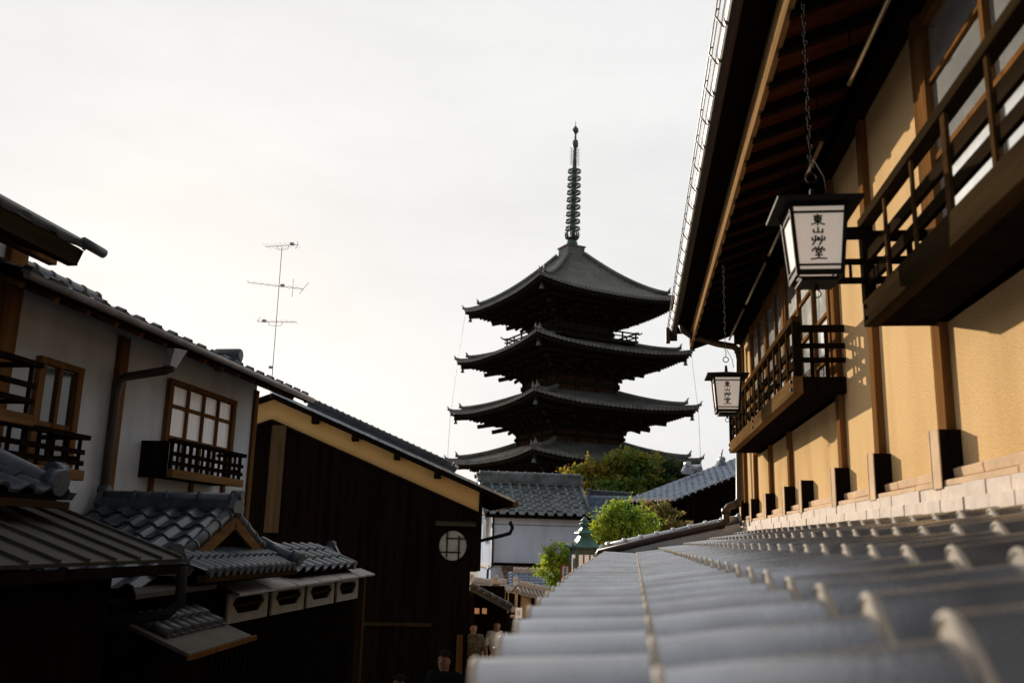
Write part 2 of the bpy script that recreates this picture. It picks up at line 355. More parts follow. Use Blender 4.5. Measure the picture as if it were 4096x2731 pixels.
m=MB(); m.hexa([(-.10,-2,-.25),(1.29,-2,.02),(1.29,10.5,.02),(-.24,10.5,-.25),(-.10,-2,-.215),(1.29,-2,.085),(1.29,10.5,.085),(-.24,10.5,-.215)]); m.build('roof_deck',M['dark'],R)
# far verge: round tile ridge with clips, drain pipe lying along it
p0=onY(2425,2192,10.62); p1=onY(2960,2078,10.62)
m=MB(); m.tube([p0,p1],.058,12); d=(p1-p0)
for i in range(9): c=p0+d*(i/8.2+.02); m.tube([c-d.normalized()*.018,c+d.normalized()*.018],.073,12)
m.tube([p0+V((-.02,0,.02)),p0+V((-.06,0,-.06)),p0+V((-.11,0,-.12))],.055,10); m.bar(p0-V((0,0,.09)),p1-V((0,0,.09)),.12,.1)
m.build('verge_ridge',M['tile'],R)
q=[onY(2390,2212,10.40),onY(2640,2152,10.40),onY(2885,2098,10.40),onY(2905,2080,10.42),onY(2903,2045,10.45),onY(2915,2026,10.5),onY(2945,2015,10.6),onY(2958,1995,10.62),onY(2957,1800,10.64),onY(2957,1440,10.68),onY(2953,1402,10.68),onY(2935,1386,10.65),onY(2870,1375,10.55),onY(2770,1345,10.4),onY(2735,1322,10.38),onY(2722,1285,10.38)]
m=MB(); m.tube(q,.04,12)
for k in (2,4,6,8,10): m.tube([q[k]-(q[k]-q[k-1]).normalized()*.03,q[k]+(q[k]-q[k-1]).normalized()*.03],.047,12)
m.build('drain_pipe',M['copper'],R)
# windows (frame, glass) in the upper wall
def window(y0,y1,z0,z1,nv,zs):
    f=MB(); x0=WX-.045
    f.box(x0,WX+.01,y0,y0+.06,z0,z1); f.box(x0,WX+.01,y1-.06,y1,z0,z1); f.box(x0-.003,WX+.01,y0+.0605,y1-.0605,z0,z0+.05); f.box(x0-.003,WX+.01,y0+.0605,y1-.0605,z1-.06,z1)
    for i in range(1,nv):
        y=y0+(y1-y0)*i/nv; f.box(WX-.038,WX-.006,y-.018,y+.018,z0+.051,z1-.061)
    for z in zs:
        for i in range(nv):
            a=y0+(y1-y0)*i/nv+.019; b=y0+(y1-y0)*(i+1)/nv-.019; f.box(WX-.030,WX-.006,max(a,y0+.061),min(b,y1-.061),z-.012,z+.012)
    o=f.build('window',M['post'],R)
    for i in range(nv):
        y=y0+(y1-y0)*i/nv; g=MB(); g.box(WX-.014,WX-.004,y+.02,y+(y1-y0)/nv-.02,z0+.03,z1-.05); g.build('pane',M['glass_r'],o)
window(5.90,9.88,.93,2.30,7,(1.22,1.52,1.82))
window(-1.6,3.84,.93,2.30,8,(1.22,1.62,1.98))
# shallow railed balconies in front of the windows
def balcony(y0,y1,posts,bm='beam'):
    XB=1.01; b=MB()
    b.box(XB-.03,XB+.03,y0,y1,.925,1.035)
    o=b.build('balcony',M[bm],R,bevel=.004)
    m=MB(); m.box(XB+.031,WX,y0+.02,y1-.02,.93,.965); m.box(XB+.031,WX-.001,y0,y0+.018,.93,1.03); m.box(XB+.031,WX-.001,y1-.018,y1,.93,1.03); m.build('floor_board',M['dark'],o)
    m=MB(); m.box(XB-.028,XB+.028,y0-.02,y1+.02,1.375,1.415); m.build('handrail',M['rail' if bm=='beam' else bm],o,bevel=.004)
    m=MB()
    for z in (1.13,1.235): m.box(XB-.008,XB+.012,y0+.02,y1-.02,z-.024,z+.024)
    m.build('slat_rail',M['darky'],o)
    for ye in (y0,y1):
        m=MB()
        for z,h in ((1.335,.045),(1.225,.03),(1.135,.03)): m.box(XB+.02,WX,ye-.012,ye+.012,z-h/2,z+h/2)
        for x in (1.10,1.19): m.box(x-.011,x+.011,ye-.0085,ye+.0085,1.03,1.32)
        m.build('side_rail',M['dark'],o)
        m=MB(); m.box(XB-.024,XB+.024,ye-.026,ye+.026,1.036,1.374); m.build('corner_post',M['dark'],o)
    for i in range(1,posts):
        y=y0+(y1-y0)*i/posts; wd=.012 if i%3 else .02
        m=MB(); m.box(XB-.014-wd*.4,XB-.0085,y-wd,y+wd,1.036,1.374); m.build('baluster',M['rail'],o)
    for y in (y0+.05,(y0+y1)/2,y1-.05):
        for z in (.955,1.005):
            m=MB(); m.tube([(XB-.031,y,z),(XB-.042,y,z)],.010,8,smooth=False); m.build('bolt',M['metal_d'],o)
    return o
balcony(5.70,9.60,14)
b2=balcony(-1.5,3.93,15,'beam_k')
m=MB()
for z,h in ((1.345,.05),(1.215,.02),(1.13,.022)): m.box(.80,1.00,3.90,3.93,z-h/2,z+h/2)
for x in (.905,.935): m.box(x-.005,x+.005,3.91,3.925,1.14,1.21)
m.build('lantern_bracket',M['dark'],b2)
# upper eave
m=MB(); E0=-2.2; E1=10.9
m.hexa([(.50,E0,2.525),(6.5,E0,4.6),(6.5,E1,4.6),(.50,E1,2.525),(.50,E0,2.60),(6.5,E0,4.7),(6.5,E1,4.7),(.50,E1,2.60)]); m.build('upper_roof',M['tile_d'],R)
m=MB(); m.box(.52,.735,E0,E1,2.495,2.522); m.build('eave_board',M['dark'],R)
m=MB()
for k in range(14):
    a=E0+k*(E1-E0)/14; m.box(.672,.700,a+.002,a+(E1-E0)/14-.002,2.300,2.494)
m.build('fascia_board',M['fascia'],R)
y=E0+.1
while y<E1:
    m=MB(); m.hexa([(.684,y-.022,2.272),(1.32,y-.022,2.50),(1.32,y+.022,2.50),(.684,y+.022,2.272),(.702,y-.022,2.335),(1.32,y-.022,2.556),(1.32,y+.022,2.556),(.702,y+.022,2.335)])
    m.build('rafter',M['dark'],R); y+=.322
m=MB(); y=E0
while y<E1-.05:
    l=.322; m.hexa([(.702,y,2.337),(1.32,y,2.559),(1.32,y+l-.003,2.559),(.702,y+l-.003,2.337),(.702,y,2.35),(1.32,y,2.572),(1.32,y+l-.003,2.572),(.702,y+l-.003,2.35)]); y+=l
m.build('soffit_boards',M['soffit'],R)
m=MB(); m.box(1.20,1.29,E0,E1,2.36,2.48); m.build('wall_plate_beam',M['dark'],R)
m=MB(); n=10; pf=[]
for k in range(n+1):
    t=math.pi*k/n; pf.append((.49-.045*math.cos(t),2.535-.045*math.sin(t)))
pi=[(.49-.041*math.cos(math.pi*k/n),2.535-.041*math.sin(math.pi*k/n)) for k in range(n+1)][::-1]
m.prism([(x,E0,z) for x,z in pf+pi],(0,E1+.1-E0,0)); m.build('gutter',M['copper'],R)
m=MB(); m.bar((.44,E0,2.552),(.44,E1+.1,2.545),.004,.024); m.build('gutter_lip',M['copper_l'],R)
m=MB()
for x,z in ((.425,2.60),(.405,2.565)): m.tube([(x,E0,z),(x,E1+.1,z)],.004,6)
y=E0+.2
while y<E1+.1:
    m.tube([(.45,y,2.50),(.425,y,2.535),(.405,y,2.565),(.413,y,2.60),(.425,y,2.602)],.005,5); y+=.36
m.build('snow_wire',M['copper'],R)
m=MB(); m.box(.41,.53,E1+.1,E1+.15,2.44,2.60); m.box(.39,.44,E1+.02,E1+.12,2.40,2.58); m.build('gutter_end_box',M['copper'],R)
for a,b in ((2.4,4.1),(4.75,5.2),(5.75,6.75),(6.95,8.2),(8.4,9.7)):  # split into the sunlit runs; shadow breaks are built as gaps
    m=MB(); m.tube([(1.02,a,2.155),(1.02,b,2.155)],.011,8); m.build('sunlit_pole_run',M['bamboo'],R)
    for y in (a+.06,b-.06): m=MB(); m.tube([(1.02,y,2.16),(1.02,y,2.48)],.004,5); m.build('pole_hanger',M['metal_d'],R)
# ------------------------------------------------------------------ hanging lanterns
def text_mesh(body,size,ext=.0006,bold=.0):
    cu_=bpy.data.curves.new('lettering','FONT'); cu_.body=body; cu_.size=size; cu_.extrude=ext; cu_.align_x='CENTER'; cu_.align_y='CENTER'; cu_.offset=bold
    o=bpy.data.objects.new('lettering',cu_); COL.objects.link(o); dg=bpy.context.evaluated_depsgraph_get()
    me=bpy.data.meshes.new_from_object(o.evaluated_get(dg)); bpy.data.objects.remove(o); return me
def lettering(chars,size,step,org,ex,ez,parent,m,name='lettering',bold=.0012):
    ex=V(ex); ez=V(ez); mb=MB(); n=ex.cross(ez)
    for i,c in enumerate(chars):
        me=text_mesh(c,size,bold=bold); 
        vs=[V(org)+ex*v.co.x+ez*(v.co.y-i*step)+n*v.co.z for v in me.vertices]; mb.add(vs,[tuple(p.vertices) for p in me.polygons]); bpy.data.meshes.remove(me)
    return mb.build(name,m,parent,normals=False)
def lantern(loc,ztop,label):
    T=thing('hanging_lantern',label,'lantern',loc,'paper lanterns hanging from the long eave')
    X,Y,Z=loc; wt,wb,h=.106,.084,.275       # half widths of the tapered box
    def corner(sx,sy,z,o=0): 
        t=z/h; hw=wb+(wt-wb)*t+o; return V((X+sx*hw,Y+sy*hw,Z+z))
    m=MB()
    for sx in (-1,1):
        for sy in (-1,1): m.bar(corner(sx,sy,-.012),corner(sx,sy,h+.012),.015,.015,up=(0,1,0))
    for z,hh in ((0,.02),(h,.022),(h-.035,.007),(.028,.007)):
        for a,b in (((-1,-1),(1,-1)),((1,-1),(1,1)),((1,1),(-1,1)),((-1,1),(-1,-1))): m.bar(corner(*a,z),corner(*b,z),.013,hh)
    m.prism([corner(-1,-1,-.03,-.01),corner(1,-1,-.03,-.01),corner(1,1,-.03,-.01),corner(-1,1,-.03,-.01)],(0,0,.016))
    fr=m.build('frame',M['metal_d'],T)
    for a,b in (((-1,-1),(1,-1)),((1,-1),(1,1)),((1,1),(-1,1)),((-1,1),(-1,-1))):
        m=MB(); o=-.002; p=[corner(*a,.005,o),corner(*b,.005,o),corner(*b,h-.005,o),corner(*a,h-.005,o)]; nn=(p[1]-p[0]).cross(p[3]-p[0]).normalized()
        m.prism(p,nn*-.003); m.build('paper_pane',M['paper'],T)
    tilt=V((0,-(wt-wb)/h,1)).normalized()
    # brush strokes of the four characters, top to bottom: 東 山 艸 堂
    GL=(([[(.2,.82),(.82,.85)],[(.5,1),(.5,.0)],[(.28,.69),(.28,.40)],[(.28,.69),(.74,.70),(.72,.40)],[(.28,.55),(.72,.55)],[(.28,.40),(.72,.40)],[(.47,.38),(.32,.2),(.02,.07)],[(.53,.38),(.70,.18),(1,.06)]],.052,.045,.2085),
        ([[(.5,1),(.5,.1)],[(.1,.62),(.1,.10)],[(.1,.1),(.92,.1)],[(.9,.70),(.9,.0)]],.043,.022,.1665),
        ([[(.30,1),(.28,.45),(.06,.0)],[(.05,.80),(.06,.50)],[(.06,.5),(.46,.52)],[(.46,.85),(.46,.5)],[(.78,1),(.76,.40),(.56,.0)],[(.58,.80),(.58,.5)],[(.58,.5),(.98,.54)],[(.98,.85),(.96,.5)]],.051,.038,.126),
        ([[(.5,1),(.5,.84)],[(.26,.95),(.36,.84)],[(.76,.95),(.64,.84)],[(.10,.62),(.14,.79),(.88,.79),(.82,.66)],[(.34,.67),(.36,.50)],[(.34,.67),(.67,.67),(.64,.50)],[(.36,.50),(.64,.50)],[(.28,.33),(.72,.34)],[(.5,.48),(.5,.08)],[(.0,.02),(.5,.09),(1,.06)]],.060,.052,.0755))
    tilt=V((0,-(wt-wb)/h,1)).normalized(); nf=V((0,-1,-(wt-wb)/h)).normalized(); m=MB()
    for strokes,gw,gh,zc in GL:
        for st_ in strokes:
            q=[V((X-.004+(x-.5)*gw,Y-(wb+(wt-wb)*(zc+(y-.5)*gh)/h)-.0005,Z+zc+(y-.5)*gh)) for x,y in st_]
            for a,b in zip(q,q[1:]): e=(b-a).normalized()*.0012; m.bar(a-e,b+e,.0062 if abs((b-a).x)<abs((b-a).z) else .0054,.0016,up=nf)
    m.build('lettering',M['ink'],T)
    m=MB(); e=.163; zt=h+.016
    m.lathe([(e*1.414,zt-.012),(e*1.414,zt),(.05,zt+.028),(.018,zt+.034),(.012,zt+.085)],(X,Y,Z),4,rot=math.pi/4,smooth=False); m.build('roof',M['metal_d'],T)
    # chain with oval links
    m=MB(); z=Z+zt+.12; k=0; m.tube([V((X+.022*math.cos(t*math.pi/6),Y,z+.015+.022*math.sin(t*math.pi/6))) for t in range(12)],.004,6,closed=True)
    z+=.045
    while z<ztop:
        c=V((X+.004*math.sin(k*1.7),Y,z)); d=V((1,0,0)) if k%2 else V((0,1,0))
        m.tube([c+d*(.0062*math.cos(t*math.pi/5))+V((0,0,.013*math.sin(t*math.pi/5))) for t in range(10)],.0017,5,closed=True); z+=.0215; k+=1
    m.build('chain',M['metal_d'],T)
    m=MB(); m.tube([(X+.06,Y,Z+zt+.07),(X+.05,Y,Z+zt+.14),(X+.01,Y,Z+zt+.22)],.0025,5); m.build('cable',M['metal_d'],T)
    m=MB(); m.tube([(X,Y,Z-.03),(X,Y,Z-.05)],.008,8); m.tube([V((X+.016*math.cos(t*math.pi/6),Y,Z-.066+.016*math.sin(t*math.pi/6))) for t in range(12)],.003,6,closed=True); m.build('pull_ring',M['metal_d'],T)
    return T
p=onY(3283,1085,3.50); lantern((p.x,p.y+.09,p.z),2.55,'larger nearer white paper lantern with black lettering hanging beside the right railed balcony')
p=onY(2913,1640,7.25); lantern((p.x,p.y+.09,p.z),2.55,'smaller farther white paper lantern with black lettering hanging under the eave end by the downpipe')
# ------------------------------------------------------------------ left white-plaster house
AX=-4.4
A=thing('plaster_townhouse','white plastered house on the left with brown window frames and railed balcony','house',(AX,8,gz(8)))
m=MB(); m.box(-9.5,AX,5.60,9.98,-3.4,1.75); m.build('wall',M['white'],A)
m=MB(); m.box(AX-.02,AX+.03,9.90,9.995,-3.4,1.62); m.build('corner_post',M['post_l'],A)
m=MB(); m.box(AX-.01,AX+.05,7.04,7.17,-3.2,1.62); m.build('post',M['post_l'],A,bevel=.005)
def eave_roof(P,O,ea,la,es,ls,colw,rowl,amp,mt,deck=.05,name='tiled_roof',jit=.004,nper=8,drop=None):
    ea=V(ea).normalized(); es=V(es).normalized(); m=MB()
    tiles(m,plane_surf(O,ea,es),0,la,0,ls,colw,rowl,amp,.02,nper=nper,jit=jit)
    t=m.build(name,[mt,mt],P,normals=False)
    n=ea.cross(es).normalized(); n=n if n.z>0 else -n; O=V(O); m=MB()
    m.prism([O+es*.01-n*.006,O+ea*la+es*.01-n*.006,O+ea*la+es*ls-n*.006,O+es*ls-n*.006],-n*deck); m.build('roof_deck',M['dark'],P)
    return t
RO=V((-3.80,4.95,1.555)); eave_roof(A,RO,(0,1,0),5.15,(-1,0,.40),3.1,.26,.26,.022,M['tile_d'])
eave_roof(A,V((-9.5,4.95,1.555+.4*(3.1*.928*0)+.0)),(0,1,0),5.15,(1,0,.45),3.0,.26,.26,.035,M['tile_d'])
m=MB(); ridge(m,(-6.68,4.95,2.66),(-6.68,10.1,2.66),r=.07,h=.14); m.build('ridge',M['tile_d'],A)
y=5.0
while y<10.1: m=MB(); m.tube([(-3.795,y+.07,1.572),(-3.86,y+.07,1.598)],.040,10,smooth=False); m.build('round_end_tile',M['tile_d'],A); y+=.26
m=MB(); m.tube([(-3.755,4.95,1.535),(-3.755,10.12,1.535)],.028,10); m.build('gutter',M['metal_w'],A)
y=5.05
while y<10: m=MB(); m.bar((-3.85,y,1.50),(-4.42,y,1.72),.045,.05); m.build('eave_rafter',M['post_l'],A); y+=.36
q=[onX(688,1462,-3.80),onX(684,1474,-3.81),onX(660,1482,-3.85),onX(500,1508,-4.30),V((-4.31,7.0,1.20)),V((-4.32,6.99,1.1)),V((-4.32,6.99,-2.9))]
m=MB(); m.tube(q,.036,10); m.build('drain_pipe',M['copper'],A)
m=MB(); m.prism([onX(700,1392,-3.76),onX(750,1402,-3.76),onX(706,1470,-3.76),onX(680,1460,-3.76)],(-.07,0,0)); m.build('rain_hopper',M['metal_w'],A)
m=MB(); p=onX(923,1440,-4.15); m.box(-4.30,-4.05,p.y-.07,p.y+.07,p.z-.12,p.z+.07); m.tube([(-4.04,p.y,p.z+.05),(-4.32,p.y,p.z+.05)],.072,12); m.build('roof_ornament',M['tile_d'],A,bevel=.02)
def left_window(y0,y1,z0,z1,nv,zs,pane,name='window'):
    f=MB(); x0=AX-.005; x1=AX+.045
    f.box(x0,x1,y0-.07,y0,z0,z1); f.box(x0,x1,y1,y1+.07,z0,z1); f.box(x0,x1+.003,y0-.07,y1+.07,z1,z1+.05); f.box(x0,x1-.003,y0,y1,z0,z0+.05)
    for i in range(1,nv): y=y0+(y1-y0)*i/nv; f.box(x0,AX+.034,y-.02,y+.02,z0+.05,z1)
    for z in zs: f.box(x0,AX+.028,y0,y1,z-.018,z+.018)
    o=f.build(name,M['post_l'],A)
    for i in range(nv):
        a=y0+(y1-y0)*i/nv; b=a+(y1-y0)/nv; g=MB(); g.box(AX+.004,AX+.012,a+.015,b-.015,z0+.03,z1-.01); g.build('pane',pane,o)
    return o
left_window(8.0,9.32,.50,1.36,4,(.86,1.16),M['curtain'])
left_window(6.10,6.50,.45,1.19,2,(.75,),M['glass'])
for px in (604,766,893):
    p=onX(px,1950,AX+.02); m=MB(); m.box(AX-.01,AX+.03,p.y-.03,p.y+.03,.02,.48); m.build('stud',M['post_l'],A)
def left_balcony(P,X0,X1,y0,y1,z0,z1,nb,wd=M['dark']):
    m=MB(); m.box(X1-.03,X1+.03,y0,y1,z0,z0+.075); o=m.build('balcony',M['beam'],P,bevel=.004)
    m=MB(); m.box(X0,X1-.031,y0+.01,y1-.01,z0+.01,z0+.04); m.box(X0,X1-.031,y0,y0+.009,z0,z1-.02); m.build('side_board',wd,o)
    m=MB(); m.box(X1-.028,X1+.028,y0-.03,y1+.03,z1-.035,z1); m.build('handrail',wd,o)
    m=MB()
    for t in (.38,.62): z=z0+(z1-z0)*t; m.box(X1-.010,X1+.012,y0,y1,z-.018,z+.018)
    m.box(X0,X1-.031,y1-.02,y1,z1-.035,z1); m.box(X0,X1-.031,y1-.02,y1,z0+.15,z0+.18); m.build('slat_rail',wd,o)
    for i in range(nb+1):
        y=y0+.03+(y1-y0-.06)*i/nb; w_=.025 if i%3==0 else .013; m=MB(); m.box(X1-.0275,X1-.0105,y-w_,y+w_,z0+.0755,z1-.0355) ; m.build('baluster',wd,o)
    return o
left_balcony(A,AX,-4.10,7.60,9.10,.455,.80,12)
left_balcony(A,AX,-4.05,4.6,6.22,.335,.67,10)
# ------------------------------------------------------------------ nearest house at the left edge
CXW=-4.3
C=thing('timber_townhouse','dark brown timber house cut by the left edge, with deep overhanging eave and lattice balcony','house',(CXW,4,gz(4)))
m=MB(); m.box(-9,CXW,-2.5,5.58,-3.2,2.0); m.build('wall',M['white'],C)
m=MB(); m.box(CXW-.02,CXW+.05,5.42,5.60,-3.2,2.05); m.build('corner_post',M['post_l'],C,bevel=.006)
m=MB(); m.box(CXW-.01,CXW+.035,5.12,5.20,-3,2.0); m.build('post',M['post_l'],C)
m=MB(); m.box(CXW+.001,CXW+.02,-2,5.11,.5,1.95); m.build('window',M['glass'],C)
m=MB()
for y in (4.2,4.45,4.7,4.95): m.box(CXW+.021,CXW+.04,y,y+.03,.5,1.95)
for z in (.95,1.5): m.box(CXW+.021,CXW+.034,3,5.11,z,z+.04)
m.build('window_lattice',M['post_l'],C)
eave_roof(C,(-3.62,-2,1.80),(0,1,0),7.30,(-1,0,.38),3.6,.26,.26,.024,M['tile_d'],deck=.09)
m=MB(); m.tube([(-3.62,5.26,1.85),(-3.60,5.47,1.835)],.034,10); m.tube([(-3.64,-2,1.845),(-3.64,5.3,1.845)],.03,8); m.build('round_end_tile',M['tile_d'],C)
m=MB(); m.box(-3.70,-3.63,-2,5.25,1.68,1.80); m.build('eave_fascia',M['darky'],C)
y=3.0
while y<5.3: m=MB(); m.bar((-3.72,y,1.73),(-4.35,y,1.95),.05,.06); m.build('eave_rafter',M['dark'],C); y+=.3
a=onX(95,985,-4.0); b=onX(215,1032,-4.0); m=MB(); m.bar((-4.0,2,a.z-.01),(-4.0,b.y,a.z-.01),.06,.05); m.build('eave_purlin',M['post_l'],C)
for px in (195,145):
    s=onX(px,1015,-4.0); m=MB(); m.box(-4.02,-3.98,s.y-.022,s.y+.022,s.z-.02,1.86); m.build('eave_strut',M['post_l'],C)
left_balcony(C,CXW,-3.95,2.0,5.44,.64,1.07,8)
# ------------------------------------------------------------------ low roofs along the left side of the street
def post_box(P,x0,x1,y0,y1,z1,name='wall',mt='black'):
    m=MB(); m.box(x0,x1,y0,y1,-3.5,z1); return m.build(name,M[mt],P)
G=thing('tiled_gate','small gate at the left edge with grey pantile roof and end ridge','gate',(-3.6,3.5,gz(3.5)))
post_box(G,-4.29,-3.45,1.0,4.55,.12)
eave_roof(G,(-3.2,0.5,.17),(0,1,0),4.25,(-1,0,.40),1.1,.2,.22,.035,M['tile_b'])
m=MB(); a=V((-3.28,4.72,.24)); b=V((-4.2,4.72,.62)); m.tube([a,b],.06,10); m.bar(a-V((0,0,.05)),b-V((0,0,.05)),.13,.08)
m.tube([a+V((.1,0,0)),a+V((.02,0,.01))],.075,12); m.build('verge_ridge',M['tile_b'],G)
m=MB(); onigawara(m,(-3.30,4.80,.15),(0,1,0),.17); m.build('end_tile',M['tile_b'],G)
m=MB(); m.box(-3.24,-3.17,.5,4.8,.10,.14); m.build('eave_board',M['beam_k'],G)
K=thing('metal_canopy','low seamed sheet metal roof at the bottom left over a dark shopfront','roof',(-3,4,gz(4)))
post_box(K,-4.0,-2.98,0.5,5.0,-.25)
es=V((-1,0,.33)).normalized(); n_=V((.33,0,1)).normalized(); O=V((-2.68,.5,-.185)); m=MB()
m.prism([O,O+V((0,4.75,0)),O+V((0,4.75,0))+es*1.55,O+es*1.55],n_*.02)
y=.5
while y<5.26: a=O+V((0,y-.5,0))+n_*.028; m.bar(a,a+es*1.55,.022,.022,up=n_); y+=.235
m.build('seamed_roof',M['metal_g'],K)
m=MB(); m.box(-2.74,-2.66,.5,5.27,-.25,-.20); m.build('eave_board',M['dark'],K)
m=MB(); m.tube([(-2.66,5.20,-.21),(-2.66,5.21,-.42),(-2.70,5.15,-.48),(-2.98,4.9,-.52)],.032,8); m.build('drain_pipe',M['metal_d'],K)
# hip-and-gable porch roof below the white wall
H=thing('tiled_porch','porch roof of glossy grey pantiles with a little brown gable, below the white wall','porch',(-3.6,6.9,gz(6.9)))
GX=-3.18; yc=6.96; zr=.165; ye=5.75; hs=.80
post_box(H,-4.39,-3.33,6.1,7.75,-.28)
sl=V((0,-1,-.50)).normalized()
m=MB(); tiles(m,plane_surf(V((-4.36,yc-1.25,zr-.56)),(1,0,0),V((0,1,.45))),0,1.16,0,1.37,.19,.20,.036,.02,nper=8,jit=.004); m.build('front_slope',[M['tile_b'],M['tile_d']],H,normals=False)
m=MB(); tiles(m,plane_surf(V((-4.36,yc+.98,zr-.44)),(1,0,0),V((0,-1,.45))),0,1.16,0,1.07,.19,.20,.036,.02,nper=8); m.build('rear_slope',[M['tile_b'],M['tile_d']],H,normals=False)
m=MB(); m.prism([(-4.36,yc-1.24,zr-.58),(-4.36,yc,zr-.02),(-4.36,yc+.97,zr-.46)],(1.13,0,0)); m.build('roof_core',M['dark'],H)
m=MB(); ridge(m,(-4.3,yc,zr-.01),(GX+.0,yc,zr-.01),r=.05,h=.09,w=.12,seg=.28); m.build('ridge',M['tile_b'],H)
m=MB(); onigawara(m,(GX,yc,zr-.02),(1,0,0),.14); m.build('ridge_end_tile',M['tile_d'],H)
m=MB(); onigawara(m,(-4.28,yc,zr),(-1,0,0),.14); m.build('ridge_end_tile',M['tile_d'],H)
for s in (-1,1):
    m=MB(); L_=.86; a=V((GX+.02,yc,zr-.02)); b=V((GX+.02,yc+s*L_,zr-.02-.45*L_)); m.bar(a+V((0,0,-.075)),b+V((0,0,-.075)),.03,.085,up=(0,0,1)); m.build('barge_board',M['beam'],H)
    m=MB(); m.tube([a+V((-.03,0,.02)),b+V((-.03,0,.02))],.042,10); 
    for i in range(5): c=a+(b-a)*((i+.5)/5); m.tube([c+V((-.03,-.015*s,.02)),c+V((-.03,.015*s,.013))],.05,10)
    m.build('verge_tiles',M['tile_d'],H)
m=MB(); onigawara(m,(GX+.03,yc-.93,zr-.47),(.6,-.8,0),.17); m.tube([(GX-.0,yc-.80,zr-.36),(GX+.10,yc-.96,zr-.44)],.06,10); m.build('corner_end_tile',M['tile_d'],H)
m=MB(); tiles(m,plane_surf((-2.90,6.02,-.285),(0,1,0),V((-1,0,.42))),0,1.66,0,.36,.12,.18,.034,.02,nper=8); m.build('skirt_roof',[M['tile_b'],M['tile_d']],H,normals=False)
m=MB(); y=6.05
while y<7.66: m.tube([(-2.90,y,-.268),(-2.87,y,-.278)],.036,10,smooth=False); y+=.12
m.build('round_end_tiles',M['tile_d'],H)
m=MB(); m.tube([(-2.9,7.66,-.235),(-3.25,7.72,-.085)],.055,10); m.tube([(-2.93,7.66,-.19),(-2.84,7.66,-.225)],.06,12); m.build('hip_ridge',M['tile_b'],H)
m=MB(); m.box(-2.96,-2.89,6.0,7.7,-.345,-.30); m.build('eave_board',M['beam_k'],H)
# smaller roof farther along, against the dark boarded wall
I=thing('tiled_lean_to','small tiled lean-to roof with a ridge, against the dark boarded wall','roof',(-3.3,9.5,gz(9.5)))
post_box(I,-3.9,-3.2,8.3,9.95,-.42)
m=MB(); tiles(m,plane_surf((-3.08,8.2,-.355),(0,1,0),V((-1,0,.42))),0,1.75,0,.56,.25,.19,.05,.022,nper=10); m.build('tiled_roof',[M['tile_b'],M['tile_d']],I,normals=False)
a=onX(1129,2182,-3.6); b=onX(1325,2184,-3.6); m=MB(); ridge(m,a-V((0,0,.16)),b-V((0,0,.16)),r=.055,h=.10,w=.12,seg=.5); onigawara(m,b-V((0,.02,.15)),(0,1,0),.17); m.build('ridge',M['tile_b'],I)
m=MB(); m.tube([(-3.55,9.97,-.15),(-3.07,9.97,-.335)],.05,10); m.build('verge_tiles',M['tile_b'],I)
m=MB(); m.prism([(-3.1,8.2,-.40),(-3.9,8.2,-.40),(-3.58,8.2,-.17)],(0,1.75,0)); m.build('roof_core',M['dark'],I)
# lattice fence with a metal visor and boat-shaped vents
S=thing('lattice_fence','black lattice street fence with pale metal visor and four cream vent panels','fence',(-3.2,8.3,gz(8.3)))
post_box(S,-3.32,-3.16,5.35,10.2,-.44)
n_=V((.12,0,1)).normalized(); m=MB()
q=[onX(959,2374,-2.9),onX(1500,2294,-2.9),onX(1442,2271,-3.25),onX(867,2332,-3.25)]; m.prism(q,(0,0,-.016)); 
for i in range(1,6): t=i/6; m.bar(q[0].lerp(q[1],t)+V((0,0,.003)),q[3].lerp(q[2],t)+V((0,0,.003)),.012,.006)
m.build('visor',M['metal_w'],S)
q=[onX(544,2376,-2.98),onX(868,2335,-2.98),onX(800,2310,-3.3),onX(530,2340,-3.3)]; m=MB(); m.prism(q,(0,0,-.03)); m.build('plank_visor',M['metal_g'],S)
for (x0,x1) in ((911,1071),(1085,1214),(1224,1333),(1343,1428)):
    ya=onX(x0,2450,-3.1).y; yb=onX(x1,2420,-3.1).y; z0,z1=-.695,-.47; ym=(ya+yb)/2; w2=(yb-ya)/2
    out=[(ya,z0),(yb,z0),(yb,z1),(ya,z1)]; inn=[(ym-.52*w2,z0+.065),(ym+.52*w2,z0+.065),(ym+.80*w2,z1-.085),(ym+.66*w2,z1-.035),(ym-.66*w2,z1-.035),(ym-.80*w2,z1-.085)]
    m=MB(); m.v=[(-3.10,y,z) for y,z in out+inn]
    for f in ((0,1,5,4),(1,2,6,5),(2,7,6),(2,3,8,7),(3,9,8),(3,0,4,9)): m.f.append(f); m.m.append(0); m.sm.append(False)
    o=m.build('vent_panel',M['vent'] if 'vent' in M else mat('cream_vent_board',(.24,.22,.17),.8,.25,9),S); sm=o.modifiers.new('t','SOLIDIFY'); sm.thickness=.02; sm.offset=-1
    m=MB(); m.bar((-3.115,ya+.2*w2,ym*0+z0+.12),(-3.115,yb-.2*w2,z0+.135),.012,.02); m.build('vent_slat',M['beam_k'],o)
m=MB(); y=6.7
while y<10.18: m.box(-3.158,-3.125,y,y+.028,-3.4,-.71); y+=.085
m.build('lattice_slats',M['dark'],S)
m=MB(); p=onX(1441,2400,-3.1); m.box(-3.14,-3.06,p.y-.02,p.y+.06,-3.4,-.45); m.build('end_post',wood('brown_fence_post',(.06,.028,.010)),S)
T=thing('street_canopy','little flat canopy carrying a patch of dark ribbed tiles, bottom left','canopy',(-2.8,5.7,-.7))
q=[onX(758,2614,-2.6),onX(1007,2539,-2.6),onX(911,2498,-3.0),onX(517,2491,-3.0)]; q[2].y=6.2; q[2].z=-.56; q[3].z=-.56; m=MB(); m.prism(q,(0,0,-.022)); m.build('board',mat('dull_grey_board',(.075,.068,.055),.7,.35,5,spec=.1),T)
